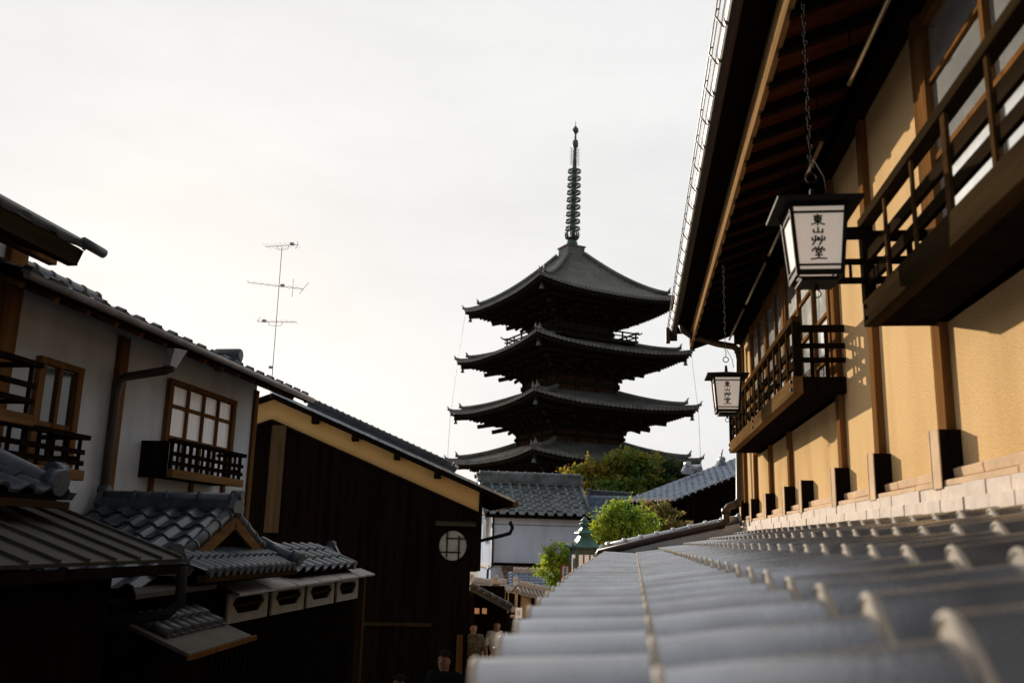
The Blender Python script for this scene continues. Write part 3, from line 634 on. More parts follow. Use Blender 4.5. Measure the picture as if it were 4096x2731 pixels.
m=MB(); m.bar(q[0]+V((.005,-.02,-.02)),q[1]+V((.005,.06,-.02)),.02,.03); m.build('front_batten',M['post_l'],T)
m=MB(); m.box(-3.16,-3.0,5.2,6.2,-.72,-.585); m.build('bracket',M['dark'],T)
m=MB()
for i in range(7):
    t=.10+i*.125; a=q[3].lerp(q[2],t)+V((0,0,.035)); b=q[0].lerp(q[1],t)+V((0,0,.035)); c=a.lerp(b,.56); m.tube([a,a.lerp(c,.5)],.040,9); m.tube([a.lerp(c,.5)-V((0,0,.008)),c-V((0,0,.006))],.034,9); m.bar(a.lerp(c,.02)+V((0,.06,-.02)),c+V((0,.06,-.02)),.06,.012)
m.build('ribbed_tiles',M['tile_d'],T)
# ------------------------------------------------------------------ house with the dark boarded gable wall
O=onY(1918,2166,17.0); O.z=0; FB=Frame(O,15)
def lb(u,v): return FB.L(onV(u,v,O,FB.ex))
B=thing('boarded_gable_house','black boarded gable house with yellow plaster band, round window and tiled verge','house',FB.P(-2.2,0,gz(17)))
ap=lb(1089,1678); e1=lb(1896,2040); l1=lb(1020,1702); gt=lb(2050,2062); vt=lb(1060,1640)
k=(e1.z-ap.z)/(e1.x-ap.x)
def zb(a,off=0): return (ap.z+k*(a-ap.x) if a>ap.x else ap.z-k*(a-ap.x))+off
m=MB(); bot=gz(17)-.6; lft=ap.x-1.6
m.prism([FB.P(lft,.03,bot),FB.P(-.16,.03,bot),FB.P(-.16,.03,-.62),FB.P(-.03,.03,-.62),FB.P(-.03,.03,zb(-.03,.40)),FB.P(ap.x,.03,zb(ap.x,.40)),FB.P(lft,.03,zb(lft,.40))],FB.ey*2.6); m.build('wall',M['ochre_far'],B)
m=MB(); x=lft
while x<-.001:
    x2=min(x+.19,0); d=random.uniform(0,.008); b0=bot if x2<-.14 else -.60
    if x<ap.x<x2: x2=ap.x
    m.prism([FB.P(x+.002,-.02-d,b0),FB.P(x2-.002,-.02-d,b0),FB.P(x2-.002,-.02-d,zb(x2)),FB.P(x+.002,-.02-d,zb(x))],FB.ey*(.045+d)); x=x2
m.build('boarding',M['black'],B)
m=MB(); m.fbox(FB,-.012,.03,-.035,.3,-.6,zb(0,.38)); m.build('corner_post',M['dark'],B)
m=MB()
for s in (0,1):
    a0,a1=(ap.x,.02) if s==0 else (lft,ap.x); m.bar(FB.P(a0,-.045,zb(a0,-.02)),FB.P(a1,-.045,zb(a1,-.02)),.05,.05)
m.build('boarding_rail',M['dark'],B)
p=lb(1120,1705); q=lb(1093,2130); m=MB(); m.fbox(FB,p.x-.13,p.x+.13,-.10,-.031,q.z,zb(p.x,-.05)); m.build('pale_post',M['post_pale'] if 'post_pale' in M else wood('pale_grey_brown_post',(.085,.05,.026)),B)
# roof of this house: slope towards the street, verge with flat tiles, purlin ends, eave
es=(FB.ex*1+V((0,0,k))).normalized(); zt=.46
R0=FB.P(ap.x,-.28,zb(ap.x,zt)); ln=(gt.x-ap.x)/FB.ex.dot(V((es.x,es.y,0)))
m=MB(); nn=FB.ey.cross(es); nn=nn if nn.z>0 else -nn
tiles(m,plane_surf(R0+es*ln,FB.ey,-es),0,3.1,0,ln,.27,.26,.03,.02,nper=6); m.build('tiled_roof',[M['tile_d'],M['tile_d']],B,normals=False)
m=MB(); m.prism([R0-nn*.005,R0+es*ln-nn*.005,R0+es*ln+FB.ey*3.1-nn*.005,R0+FB.ey*3.1-nn*.005],-nn*.07)
R1=FB.P(ap.x,-.28,zb(ap.x,zt)); es2=(-FB.ex+V((0,0,k))).normalized(); n2=V((-nn.x,-nn.y,nn.z)); m.prism([R1,R1+es2*2,R1+es2*2+FB.ey*3.1,R1+FB.ey*3.1],-n2*.07); m.build('roof_deck',M['dark'],B)
m=MB(); i=0; s=0.0
while s<ln-.02:
    a=R0+es*s-FB.ey*.02+nn*(.012+.004*(i%2)); b=R0+es*min(s+.262,ln)-FB.ey*.02+nn*.012; m.bar(a,b,.075,.045,up=nn); s+=.265; i+=1
m.build('verge_tiles',M['tile'],B)
for px,py in ((1264,1681),(1422,1750),(1588,1825),(1749,1899)):
    p=lb(px,py); m=MB(); m.fbox(FB,p.x-.06,p.x+.06,-.27,.05,p.z-.07,p.z+.05); m.build('purlin_end',M['dark'],B)
for i in range(6): b=.12+i*.5; s0=R0+es*(ln-.08)+FB.ey*(b+.28)-nn*.10; m=MB(); m.bar(s0,s0-es*.9,.06,.07,up=nn); m.build('eave_rafter',M['dark'],B)
m=MB(); g0=R0+es*(ln+.03)-nn*.03; m.tube([g0-FB.ey*.03,g0+FB.ey*3.1],.055,10); m.build('gutter',M['copper'],B)
q=[onY(2040,2085,17.2),onY(2050,2110,17.2),onY(2040,2132,17.2),onY(2000,2143,17.2),onY(1905,2166,17.2),onY(1900,2260,17.2)]; m=MB(); m.tube(q,.035,8); m.build('drain_pipe',M['metal_d'],B)
# heavy descending ridge on the slope behind the verge
def lbb(u,v,b): o=FB.P(0,b,0); return onV(u,v,o,FB.ex)
a=lbb(1225,1596,1.3); b=lbb(1812,1864,1.3); m=MB(); u=V((0,0,1)); m.bar(a-u*.22,b-u*.22,.16,.40); m.bar(a-u*.03,b-u*.03,.2,.03); m.tube([a+u*0,b+u*0],.07,10)
d=(b-a); 
for i in range(26): c=a+d*(i/25); m.tube([c-d.normalized()*.02,c+d.normalized()*.02],.083,10)
m.build('descending_ridge',M['tile_d'],B)
m=MB(); m.tube([b-d.normalized()*.05,b+d.normalized()*.09-V((0,0,.03))],.075,12); m.build('ridge_end_tile',M['tile_lip'],B)
# round window
c=lb(1811,2181); rr=.275; m=MB()
N_=40; ring=[]
m.tube([FB.P(c.x+rr*math.cos(t*2*math.pi/N_),-.045,c.z+rr*1.06*math.sin(t*2*math.pi/N_)) for t in range(N_)],.022,8,closed=True); rw=m.build('round_window',M['dark'],B)
m=MB(); m.prism([FB.P(c.x+rr*math.cos(t*2*math.pi/N_),-.034,c.z+rr*1.06*math.sin(t*2*math.pi/N_)) for t in range(N_)],FB.ey*.012); m.build('paper_pane',mat('greyish_paper_pane',(.33,.32,.28),.6,.35,5,ior=1.6),rw)
m=MB()
for dx,h in ((-.11,.9),(.11,.9)): m.fbox(FB,c.x+dx-.012,c.x+dx+.012,-.056,-.036,c.z-rr*h+(-.02 if dx>0 else .03),c.z+rr*h*(.72 if dx>0 else 1))
for dz,x0,x1 in ((.13,-.5,.8),(-.12,-.92,.55)): m.fbox(FB,c.x+rr*x0,c.x+rr*x1,-.053,-.039,c.z+dz-.012,c.z+dz+.012)
m.build('lattice_bars',M['metal_d'],rw)
p=lb(1742,2088); q=lb(1900,2104); m=MB(); m.prism([FB.P(p.x,-.03,p.z+.03),FB.P(p.x,-.20,p.z-.03),FB.P(p.x,-.20,p.z-.06),FB.P(p.x,-.03,p.z-.03)],FB.ex*(q.x-p.x)); m.build('window_hood',M['beam_d'] if 'beam_d' in M else wood('grey_hood_board',(.05,.042,.028),along='x'),B)
p=lb(1838,2535); q=lb(1838,2690); m=MB(); m.fbox(FB,p.x-.055,p.x+.055,-.16,-.06,q.z,p.z); m.build('door_board',wood('orange_brown_board',(.10,.045,.014)),B)
p=lb(1450,2492); q=lb(1725,2498); m=MB(); m.fbox(FB,p.x,q.x,-.09,-.035,p.z-.03,p.z+.03); m.build('wall_rail',M['beam_k'],B)
# TV antenna on the ridge behind
an=Frame(onY(1086,1500,9.8),0); base=onY(1086,1540,9.8); top=onY(1128,990,9.8)
Z=thing('tv_antenna','tall thin television antenna mast with three crossed aerials above the left roofs','antenna',base)
m=MB(); m.tube([base-V((0,0,.15)),top],.0045,6); m.build('mast',M['steel'],Z)
def pl(pts,r): 
    m.tube([onY(u,v,9.8) for u,v in pts],r,5)
def zp(x,y): return (950+x*.4147,900+y*.4145)
for pts in ([(270,210),(585,190)],[(95,553),(635,617)],[(193,931),(572,935)]):
    m=MB(); a=onY(*zp(*pts[0]),9.8); b=onY(*zp(*pts[1]),9.8); m.tube([a,b],.0033,6)
    for i in range(8):
        c=a.lerp(b,(i+.5)/8); m.tube([c-V((.014,.11,.0)),c+V((.014,.11,.0))],.0015,4)
    m.build('aerial',M['steel'],Z)
m=MB()
for pts in ([(382,203),(385,232),(395,238),(475,235),(490,222),(494,195)],[(302,935),(303,965),(315,969),(410,972),(428,960),(431,936)],[(540,520),(527,695)],[(575,158),(583,190),(560,230)],[(688,555),(632,617),(597,665)],[(220,887),(194,931)]):
    pl([zp(*p) for p in pts],.003)
m.build('reflector',M['steel'],Z)
for x,y in ((527,183),(435,583),(258,924),(322,1372)): p=onY(*zp(x,y),9.8); m=MB(); m.box(p.x-.02,p.x+.02,9.78,9.82,p.z-.013,p.z+.013); m.build('dipole_box',M['steel'],Z)
# ------------------------------------------------------------------ five-storey pagoda
PC=V((-4.47,62.0,0)); FP=Frame(PC,35.1)
P=thing('pagoda','dark five storey wooden pagoda with upturned tiled roofs and tall ringed bronze spire','pagoda',V((PC.x,PC.y,gz(62))))
def face_frames(): return [Frame(PC,35.1+90*i) for i in range(4)]
FACES=face_frames()
def rs(h,rt,zm,rise,lift,y,r,con=.30):
    t=(h-r)/(h-rt); g=(1-con)*t+con*t*t
    return zm+rise*g+lift*(abs(y)/max(r,.01))**2.6*(r/h)**5
# (half side of eave, mid eave z, corner lift, roof top half side, rise, body half side, body bottom z, body top z)
ST=[(6.42,1.28,.45,2.85,1.3,3.05,-5.2,.2),(6.36,4.88,.45,2.60,1.35,2.85,2.6,3.75),(6.30,8.38,.47,2.33,1.35,2.60,6.3,7.2),(6.03,12.10,.49,2.08,1.35,2.33,9.8,10.9),(5.70,15.86,.50,.72,3.95,2.08,13.5,14.55)]
for si,(h,zm,lift,rt,rise,b,zb0,zb1) in enumerate(ST):
    con=.42 if si==4 else .28
    m=MB(); nr=38; per=4; na=nr*per; nt_=9
    for fr in FACES:
        vs=[]
        for i in range(na+1):
            y=-h+2*h*i/na; k=i%per; bump=.13 if k in (1,2) else 0.0
            r1=max(abs(y),rt)
            for j in range(nt_+1):
                r=h+(r1-h)*j/nt_; vs.append(fr.P(r,y,rs(h,rt,zm,rise,lift,y,r,con)+bump))
        m.add(vs,[(i*(nt_+1)+j,(i+1)*(nt_+1)+j,(i+1)*(nt_+1)+j+1,i*(nt_+1)+j+1) for i in range(na) for j in range(nt_)],0,False)
        vs=[]                         # eave edge: tile fronts
        for i in range(na+1):
            y=-h+2*h*i/na; k=i%per; bump=.13 if k in (1,2) else 0.0; z=rs(h,rt,zm,rise,lift,y,h,con); vs+= [fr.P(h,y,z+bump),fr.P(h-.01,y,z-(.10 if bump else .06))]
        m.add(vs,[(2*i,2*i+2,2*i+3,2*i+1) for i in range(na)],0,False)
    rf=m.build('roof',M['tile_p'],P,normals=False)
    for q in range(4):                # hip ridges with upturned end tiles
        fr=FACES[q]; m=MB()
        def hp(r,dz=0): return fr.P(r,r,rs(h,rt,zm,rise,lift,r,r,con)+dz)
        rsx=[h-.02-(h-rt)*i/12 for i in range(13)]
        m.tube([hp(r,.10) for r in rsx],.10,6,smooth=False)
        m.tube([hp(r,.25) for r in rsx[2:]],.17,6,smooth=False)
        for r0,s in ((h-.02,.8),(h-(h-rt)/6,1.0)):
            a=hp(r0,.12 if s<1 else .3); dg=(fr.ex+fr.ey).normalized()
            m.tube([a-dg*.1,a+dg*.12+V((0,0,.06*s)),a+dg*.14+V((0,0,.24*s)),a+dg*.24+V((0,0,.38*s))],[.13*s,.14*s,.06*s,.02],6,smooth=False)
        m.build('hip_ridge',M['tile_p'],rf)
    # boarded underside, two tiers of rafters, bracket tiers, tail beams
    m=MB()
    for fr in FACES:
        vs=[]
        for i in range(13):
            y=-1+2*i/12
            for r,dz in ((h-.12,-.14),(h-1.5,-.02),(h-2.9,.12)):
                yy=y*r; vs.append(fr.P(r,yy,zm+lift*abs(y)**2.6*(r/h)**5+dz))
        m.add(vs,[(i*3+j,(i+1)*3+j,(i+1)*3+j+1,i*3+j+1) for i in range(12) for j in range(2)])
        for (r,hh,dz) in ((h-.22,.13,-.17),(h-1.45,.16,-.30)):
            for i in range(12):
                y0=(-1+2*i/12)*r; y1=(-1+2*(i+1)/12)*r
                z0=zm+lift*abs(y0/r)**2.6*(r/h)**5+dz; z1=zm+lift*abs(y1/r)**2.6*(r/h)**5+dz
                m.bar(fr.P(r,y0,z0),fr.P(r,y1,z1),.16,hh)
    m.build('eave_underside',M['pw'],P)
    m=MB()
    for fr in FACES:
        for tier,(ra,rb,dz) in enumerate(((h-.08,h-1.5,-.24),(h-1.30,h-3.0,-.42))):
            n=int(2*ra/.30)
            for i in range(n+1):
                y=-ra+2*ra*i/n
                zl=lift*abs(y/ra)**2.6*((ra/h)**5)
                rb2=max(rb,abs(y)*.98)
                if ra-rb2<.1: continue
                m.bar(fr.P(ra,y,zm+zl+dz),fr.P(rb2,y,zm+zl*(rb2/ra)+dz+.12),.10,.13)
    m.build('rafters',M['pw'],P)
    m=MB()
    bz=zb1
    top=zm-.38
    for i,(dr) in enumerate((.22,.62,1.10,1.62)):
        z0=bz+(top-bz)*i/4; z1=bz+(top-bz)*(i+1)/4; r=b+dr
        for fr in FACES:
            m.fbox(fr,r-.16,r+.02,-r-.25,r+.25,z1-.12,z1-.005*i)
            for k in range(7):
                y=-b+2*b*k/6; m.fbox(fr,b-.1,r+.05,y-.13,y+.13,z0+.02,z1-.13); m.fbox(fr,r-.12,r+.10,y-.20,y+.20,z1-.26,z1-.12)
    m.build('bracket_tiers',M['pw'],P)
    m=MB()
    for fr in FACES:
        dg=(fr.ex+fr.ey).normalized()
        for L1,dz in ((h*1.414-.4,-.40),(h*1.414-2.2,-.75),(h*1.414-3.3,-1.15)):
            m.bar(fr.P(0,0,zm+lift*.5+dz)+dg*(b*1.2)+V((0,0,.3)),fr.P(0,0,zm+(lift*.75 if dz>-.5 else lift*.2)+dz)+dg*L1,.2,.26)
        for y in (-b*.98,-b*.33,b*.33,b*.98):
            for L1,dz in ((b+2.35,-.72),(b+1.55,-1.05)): m.bar(fr.P(b,y,zm+dz+.35),fr.P(L1,y,zm+dz),.15,.2)
    m.build('tail_beams',M['pw'],P)
    m=MB()
    for fr in FACES: m.fbox(fr,-b,b-.001,-b,b,zb0,zm+.3) if fr is FACES[0] else None
    m.build('storey_body',M['pwr'],P)
    m=MB()
    for fr in FACES:
        for y in (-b,-b*.34,b*.34,b): m.fbox(fr,b-.1,b+.07,y-.15,y+.15,zb0,zb1+.2)
        for z,hh in ((zb1-.05,.2),(zb1-.5,.14),(zb0+.45,.16)): m.fbox(fr,b-.05,b+.10,-b-.25,b+.25,z-hh/2,z+hh/2)
    m.build('columns_and_beams',M['pw'],P)
    for q in range(4):
        m=MB(); fr=FACES[q]; r=h-.35; z=zm+lift*.8-.42; c=fr.P(r,r,z); m.tube([c+V((0,0,.4)),c],.012,5); m.lathe([(.02,0),(.09,-.06),(.11,-.25),(.15,-.33),(.15,-.36)],c,10); m.build('wind_bell',M['bronze'],P)
# top-storey balcony
m=MB(); r=3.30
for fr in FACES:
    m.fbox(fr,2.0,r+.1,-r-.1,r+.1,13.20,13.32)
    for z,hh,e in ((14.02,.09,.35),(13.75,.07,.2),(13.45,.09,.2)): m.fbox(fr,r-.05,r+.05,-r-e,r+e,z-hh/2,z+hh/2)
    for k in range(7): y=-r+2*r*k/6; m.fbox(fr,r-.045,r+.045,y-.045,y+.045,13.32,14.0 if k not in (0,6) else 14.12)
    m.tube([fr.P(r,r+.30,14.02),fr.P(r,r+.45,14.06),fr.P(r,r+.52,14.16)],.045,6)
m.build('balcony_railing',M['pw'],P)
# finial (sorin)
def SX(z): return PC+V((.020*(z-20.5)+.05,0,0))
m=MB(); r4=math.pi/4+math.radians(35.1)
m.lathe([(1.35,19.55),(1.15,19.75),(.98,19.78),(.96,20.50),(1.06,20.53),(1.08,20.62),(.9,20.66)],(PC.x+.03,PC.y,0),4,rot=r4,smooth=False); m.build('finial_base',M['tile_p'],P)
m=MB(); c=SX(21); m.lathe([(.42,20.66),(.40,20.95),(.34,21.10),(.24,21.18),(.22,21.3)],(c.x,c.y,0),20)
for k in range(8):
    a=2*math.pi*k/8; d=V((math.cos(a),math.sin(a),0)); q=V((c.x,c.y,0))
    m.tube([q+d*.2+V((0,0,21.27)),q+d*.42+V((0,0,21.32)),q+d*.50+V((0,0,21.55)),q+d*.44+V((0,0,21.78)),q+d*.38+V((0,0,21.70))],[.09,.09,.06,.07,.03],6)
m.build('lotus_bowl',M['bronze'],P)
m=MB(); m.tube([SX(z)+V((0,0,z)) for z in (20.7,22,24,26.7,28.4)],[.24,.22,.19,.16,.10],14); m.build('finial_shaft',M['bronze'],P)
for k in range(9):
    z=22.05+k*.555; r=.555-.008*k; c=SX(z); m=MB(); n=26; vs=[]
    for t in range(n):
        a=2*math.pi*t/n; ca,sa=math.cos(a),math.sin(a)
        for rr,dz in ((r,-.075),(r,.075),(r-.05,.075),(r-.05,-.075)): vs.append((c.x+rr*ca,c.y+rr*sa,z+dz))
    m.add(vs,[(4*t+e,4*((t+1)%n)+e,4*((t+1)%n)+(e+1)%4,4*t+(e+1)%4) for t in range(n) for e in range(4)],0,False)
    for t in range(4): a=math.pi*t/4+.3; d=V((math.cos(a),math.sin(a),0))*(r-.02); m.bar(V((c.x,c.y,z))-d,V((c.x,c.y,z))+d,.05,.05)
    m.lathe([(.20-.006*k,z-.06),(.22-.006*k,z),(.20-.006*k,z+.06)],(c.x,c.y,0),14)
    m.build('ring',M['bronze'],P)
m=MB()
for k in range(4):
    a=math.pi/2*k+.5; d=V((math.cos(a),math.sin(a),0)); sdv=V((-d.y,d.x,0)); c=SX(27.6)
    for zz in range(11):
        z=26.98+zz*.125; q=V((c.x,c.y,z)); m.bar(q+d*.14,q+d*(.36 if zz%2 else .42)+V((0,0,.1)),.018,.02)
    m.tube([V((c.x,c.y,26.95))+d*.28,V((c.x,c.y,28.35))+d*.25],.014,5)
m.build('flame_ornament',M['bronze'],P)
c=SX(29); m=MB(); m.lathe([(.09,28.3),(.20,28.42),(.22,28.7),(.18,28.92),(.08,29.0),(.075,29.45),(.13,29.5),(.22,29.62),(.22,29.85),(.12,29.98),(.03,30.12),(.012,30.5)],(c.x,c.y,0),14); m.build('jewel',M['bronze'],P)
for q,rr in ((1,1),(3,1)):
    pts=[]
    for (h,zm,lift,rt,rise,b,z0,z1) in ST[::-1][:4]:
        fr=FACES[q]; pts.append(fr.P(h-.05,h-.05,zm+lift-.4))
    m=MB(); m.tube(pts,.012,4); m.build('lightning_wire',M['copper'],P)
# ------------------------------------------------------------------ far houses
def gable_house(name,label,O,ang,w,d,zw,zr,wm,tm,ov=.35,colw=.3,rowl=.3,amp=.05,prof=None,rh=.22):
    fr=Frame((O[0],O[1],0),ang); T=thing(name,label,'house',fr.P(w/2,d/2,gz(O[1])-.5))
    m=MB(); z0=gz(O[1])-1.5; mid=d/2
    m.prism([fr.P(0,0,z0),fr.P(0,0,zw),fr.P(0,mid,zr-.12),fr.P(0,d,zw),fr.P(0,d,z0)],fr.ex*w); m.build('wall',wm,T)
    sl=(zr-zw)/mid; run=mid+ov; es=V((0,0,sl))+fr.ey; L_=run*math.sqrt(1+sl*sl)
    m=MB(); tiles(m,plane_surf(fr.P(-ov,-ov,zw-ov*sl),fr.ex,es),0,w+2*ov,0,L_,colw,rowl,amp,.03,nper=12 if prof else 6,jit=.008,prof=prof)
    tiles(m,plane_surf(fr.P(-ov,d+ov,zw-ov*sl),fr.ex,V((0,0,sl))-fr.ey),0,w+2*ov,0,L_,colw,rowl,amp,.03,nper=6)
    m.build('tiled_roof',[tm,tm],T,normals=False)
    m=MB(); m.prism([fr.P(-ov,-ov,zw-ov*sl-.02),fr.P(-ov,mid,zr-.02),fr.P(-ov,d+ov,zw-ov*sl-.02),fr.P(-ov,d+ov,zw-ov*sl-.12),fr.P(-ov,mid,zr-.12),fr.P(-ov,-ov,zw-ov*sl-.12)],fr.ex*(w+2*ov)); m.build('roof_deck',M['dark'],T)
    m=MB(); ridge(m,fr.P(-ov,mid,zr-.02),fr.P(w+ov,mid,zr-.02),r=.12,h=rh,w=.24,seg=.36); onigawara(m,fr.P(-ov,mid,zr),-fr.ex,.28); onigawara(m,fr.P(w+ov,mid,zr),fr.ex,.28); m.build('ridge',tm,T)
    m=MB()
    for e in (-ov,w+ov): m.tube([fr.P(e,-ov,zw-ov*sl+.06),fr.P(e,mid,zr+.06)],.07,8); m.tube([fr.P(e,d+ov,zw-ov*sl+.06),fr.P(e,mid,zr+.06)],.07,8)
    m.build('verge_tiles',tm,T)
    return T,fr
# white storehouse in the middle
D0=onY(1968,2100,32.0); DW=3.25
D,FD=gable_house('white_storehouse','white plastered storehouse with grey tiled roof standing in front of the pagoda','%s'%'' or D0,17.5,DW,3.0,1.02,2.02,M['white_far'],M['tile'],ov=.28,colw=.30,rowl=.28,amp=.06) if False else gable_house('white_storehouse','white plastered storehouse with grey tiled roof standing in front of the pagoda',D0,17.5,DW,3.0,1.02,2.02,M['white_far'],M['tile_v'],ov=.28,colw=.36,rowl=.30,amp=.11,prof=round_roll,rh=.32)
m=MB(); m.fbox(FD,-.01,DW+.01,-.014,-.001,.48,.50); m.build('wall_joint',M['tile_d'],D)
m=MB(); q=[FD.P(.02,-.10,.9),FD.P(.03,-.10,-.95),FD.P(-.12,-.12,-1.05),FD.P(-.15,-.14,-2.6)]; m.tube(q,.045,8); m.build('drain_pipe',M['copper'],D)
m=MB(); m.fbox(FD,-.05,-.002,.25,2.9,-1.02,-.92); m.build('string_course',M['noshi'],D)
m=MB(); m.fbox(FD,-.07,-.002,.75,1.75,-.12,.72); wn=m.build('window',M['noshi'],D); m=MB()
for k in range(3): m.fbox(FD,-.09,-.072,.85+k*.3,1.05+k*.3,-.02,.62)
m.build('pane',M['glass'],wn); m=MB(); m.prism([FD.P(-.002,.6,.95),FD.P(-.4,.6,.80),FD.P(-.4,.6,.76),FD.P(-.002,.6,.86)],FD.ey*1.3); m.build('window_hood',M['mortar'],D)
m=MB(); tiles(m,plane_surf(FD.P(.35,-1.1,-1.42),FD.ex,FD.ey+V((0,0,.45))),0,2.9,0,1.15,.26,.26,.05,.03,nper=6); m.build('rusty_lean_to_roof',[mat('rusty_brown_sheet',(.13,.075,.05),.6,.6,3)]*2,D,normals=False)
m=MB(); m.fbox(FD,-.01,DW,-.10,-.002,-.92,-.82); m.fbox(FD,.5,DW,-.9,-.1,-3.8,-1.3); m.build('lean_to_wall',M['dark'],D)
# pair of low tiled roofs with orange boards, right of the storehouse
O=onY(2312,2060,34.0); E2,FE=gable_house('low_tiled_house','low grey tiled house with orange boards between white storehouse and green tree',O,10,2.6,2.4,.80,1.38,wood('orange_cedar_boards',(.36,.17,.05)),M['tile_e'],ov=.25,colw=.28,rowl=.26,amp=.05)
m=MB(); ridge(m,onY(2362,1990,35.4),onY(2520,2002,35.8),r=.09,h=.22,w=.22,seg=.34); onigawara(m,onY(2362,1992,35.4),(-1,0,0),.3); m.build('ridge',M['tile_d'],E2)
m=MB(); m.fbox(FE,-.12,.12,-.35,-.1,-3.5,.85); m.build('post',M['dark'],E2)
# house behind on the right, ridge turned away, dark boarded gable
Oe=onY(2686,2003,25.0); FE=Frame((Oe.x,Oe.y,0),39)          # ey = away along the eave, ex = up the slope to the right
T=thing('dark_boarded_house','dark boarded house with broad blue grey tiled roof beyond the downpipe','house',FE.P(2,1,gz(25)))
sl=.338; z0=1.10; LN=2.2; RUN=5.0
m=MB(); tiles(m,plane_surf(FE.P(0,0,z0),FE.ey,FE.ex+V((0,0,sl))),0,LN,0,RUN*math.sqrt(1+sl*sl),.27,.25,.045,.02,nper=6,jit=.006)
tiles(m,plane_surf(FE.P(2*RUN,0,z0),FE.ey,-FE.ex+V((0,0,sl))),0,LN,0,RUN*math.sqrt(1+sl*sl),.26,.26,.035,.02,nper=6); m.build('tiled_roof',[M['tile_e'],M['tile']],T,normals=False)
m=MB(); m.prism([FE.P(0,0,z0-.01),FE.P(RUN,0,z0+RUN*sl-.01),FE.P(2*RUN,0,z0-.01),FE.P(2*RUN,0,z0-.10),FE.P(RUN,0,z0+RUN*sl-.10),FE.P(0,0,z0-.10)],FE.ey*LN); m.build('roof_deck',M['dark'],T)
m=MB(); m.prism([FE.P(.7,.3,gz(25)-1),FE.P(.7,.3,z0+.22),FE.P(RUN,.3,z0+RUN*sl-.12),FE.P(2*RUN-.7,.3,z0+.22),FE.P(2*RUN-.7,.3,gz(25)-1)],FE.ey*(LN-.5)); m.build('wall',M['black'],T)
m=MB()
for i in range(22): a=.7+i*.28; m.fbox(FE,a,a+.03,.27,.298,gz(25),min(z0+.2+(a-.7)*sl,3.2))
m.build('board_battens',M['dark'],T)
m=MB(); m.fbox(FE,.72,1.0,.25,.29,-.6,.62); m.build('plaster_panel',M['ochre'],T)
for i in range(18): s=.1+i*.25; c=FE.P(s,-.02,z0+s*sl+.02); m=MB(); m.tube([c,c+FE.ey*.05],.05,8,smooth=False); m.build('verge_tile',M['tile'],T)
m=MB(); i=0
while i<15: c=FE.P(-.02,.05+i*.2,z0+.045); m.tube([c,c+FE.ex*.1],.05,8,smooth=False); i+=1
m.build('round_end_tiles',M['noshi'],T)
m=MB(); a=FE.P(RUN,0,z0+RUN*sl); ridge(m,a,a+FE.ey*LN,r=.1,h=.3,w=.25,seg=.3); onigawara(m,a,-FE.ey,.35)
b0=onV(2745,1882,FE.P(0,LN*.9,0),FE.ex); onigawara(m,b0-V((0,0,.1)),-FE.ey,.3); m.tube([b0+V((0,0,.05)),b0+FE.ex*.55+V((0,0,.12))],.12,10)
c0=onV(2880,1860,FE.P(0,LN*.9,0),FE.ex); onigawara(m,c0-V((0,0,.15)),-FE.ey,.32); m.tube([c0+V((0,0,.15)),c0+V((.1,0,.5))],[.05,.015],6); m.build('ridge_ornament',M['tile'],T)
# dark shop with a tiled verge beyond the boarded house, lit shelf inside
sp=onY(1908,2352,20.5); fs=Frame((sp.x,sp.y,0),12)
T=thing('dark_shop','dark open shopfront with tiled canopy edge past the boarded gable house','shop',V((sp.x,sp.y,gz(20))))
a=onV(1880,2335,fs.O,fs.ex); b=onV(2050,2425,fs.O,fs.ex); m=MB()
for i in range(6):
    c=a.lerp(b,i/6); d=a.lerp(b,(i+.97)/6); m.tube([c+V((0,0,.004*(i%2))),d],.055,10)
m.prism([a-V((0,0,.05)),b-V((0,0,.05)),b-V((0,0,.14)),a-V((0,0,.14))],fs.ey*3.5); m.build('canopy',M['tile_d'],T)
m=MB(); m.tube([b,b+V((.02,0,-.12))],.04,8); m.tube([b+V((-.03,-.05,-.20)),b+V((.06,-.05,-.20))],.035,8); m.build('gutter_end',M['noshi'],T)
m=MB(); m.fbox(fs,-2,.85,3.2,3.4,gz(20)-1,-1.2); m.fbox(fs,-2,-.02,.3,3.2,gz(20)-1,-1.3); m.fbox(fs,.60,.68,.2,.28,gz(20)-1,-1.35); m.build('wall',M['black'],T)
for px in (1908,1938):
    c=onV(px,2442,fs.P(0,.29,0),fs.ex); m=MB(); m.box(c.x-.05,c.x+.05,c.y-.02,c.y+.02,c.z-.06,c.z+.06); m.build('lit_picture',mat('lit_shop_picture',(.5,.22,.1),.6,.8,22,col2=(.08,.05,.04),emit=((1,.5,.25),.15)),T)
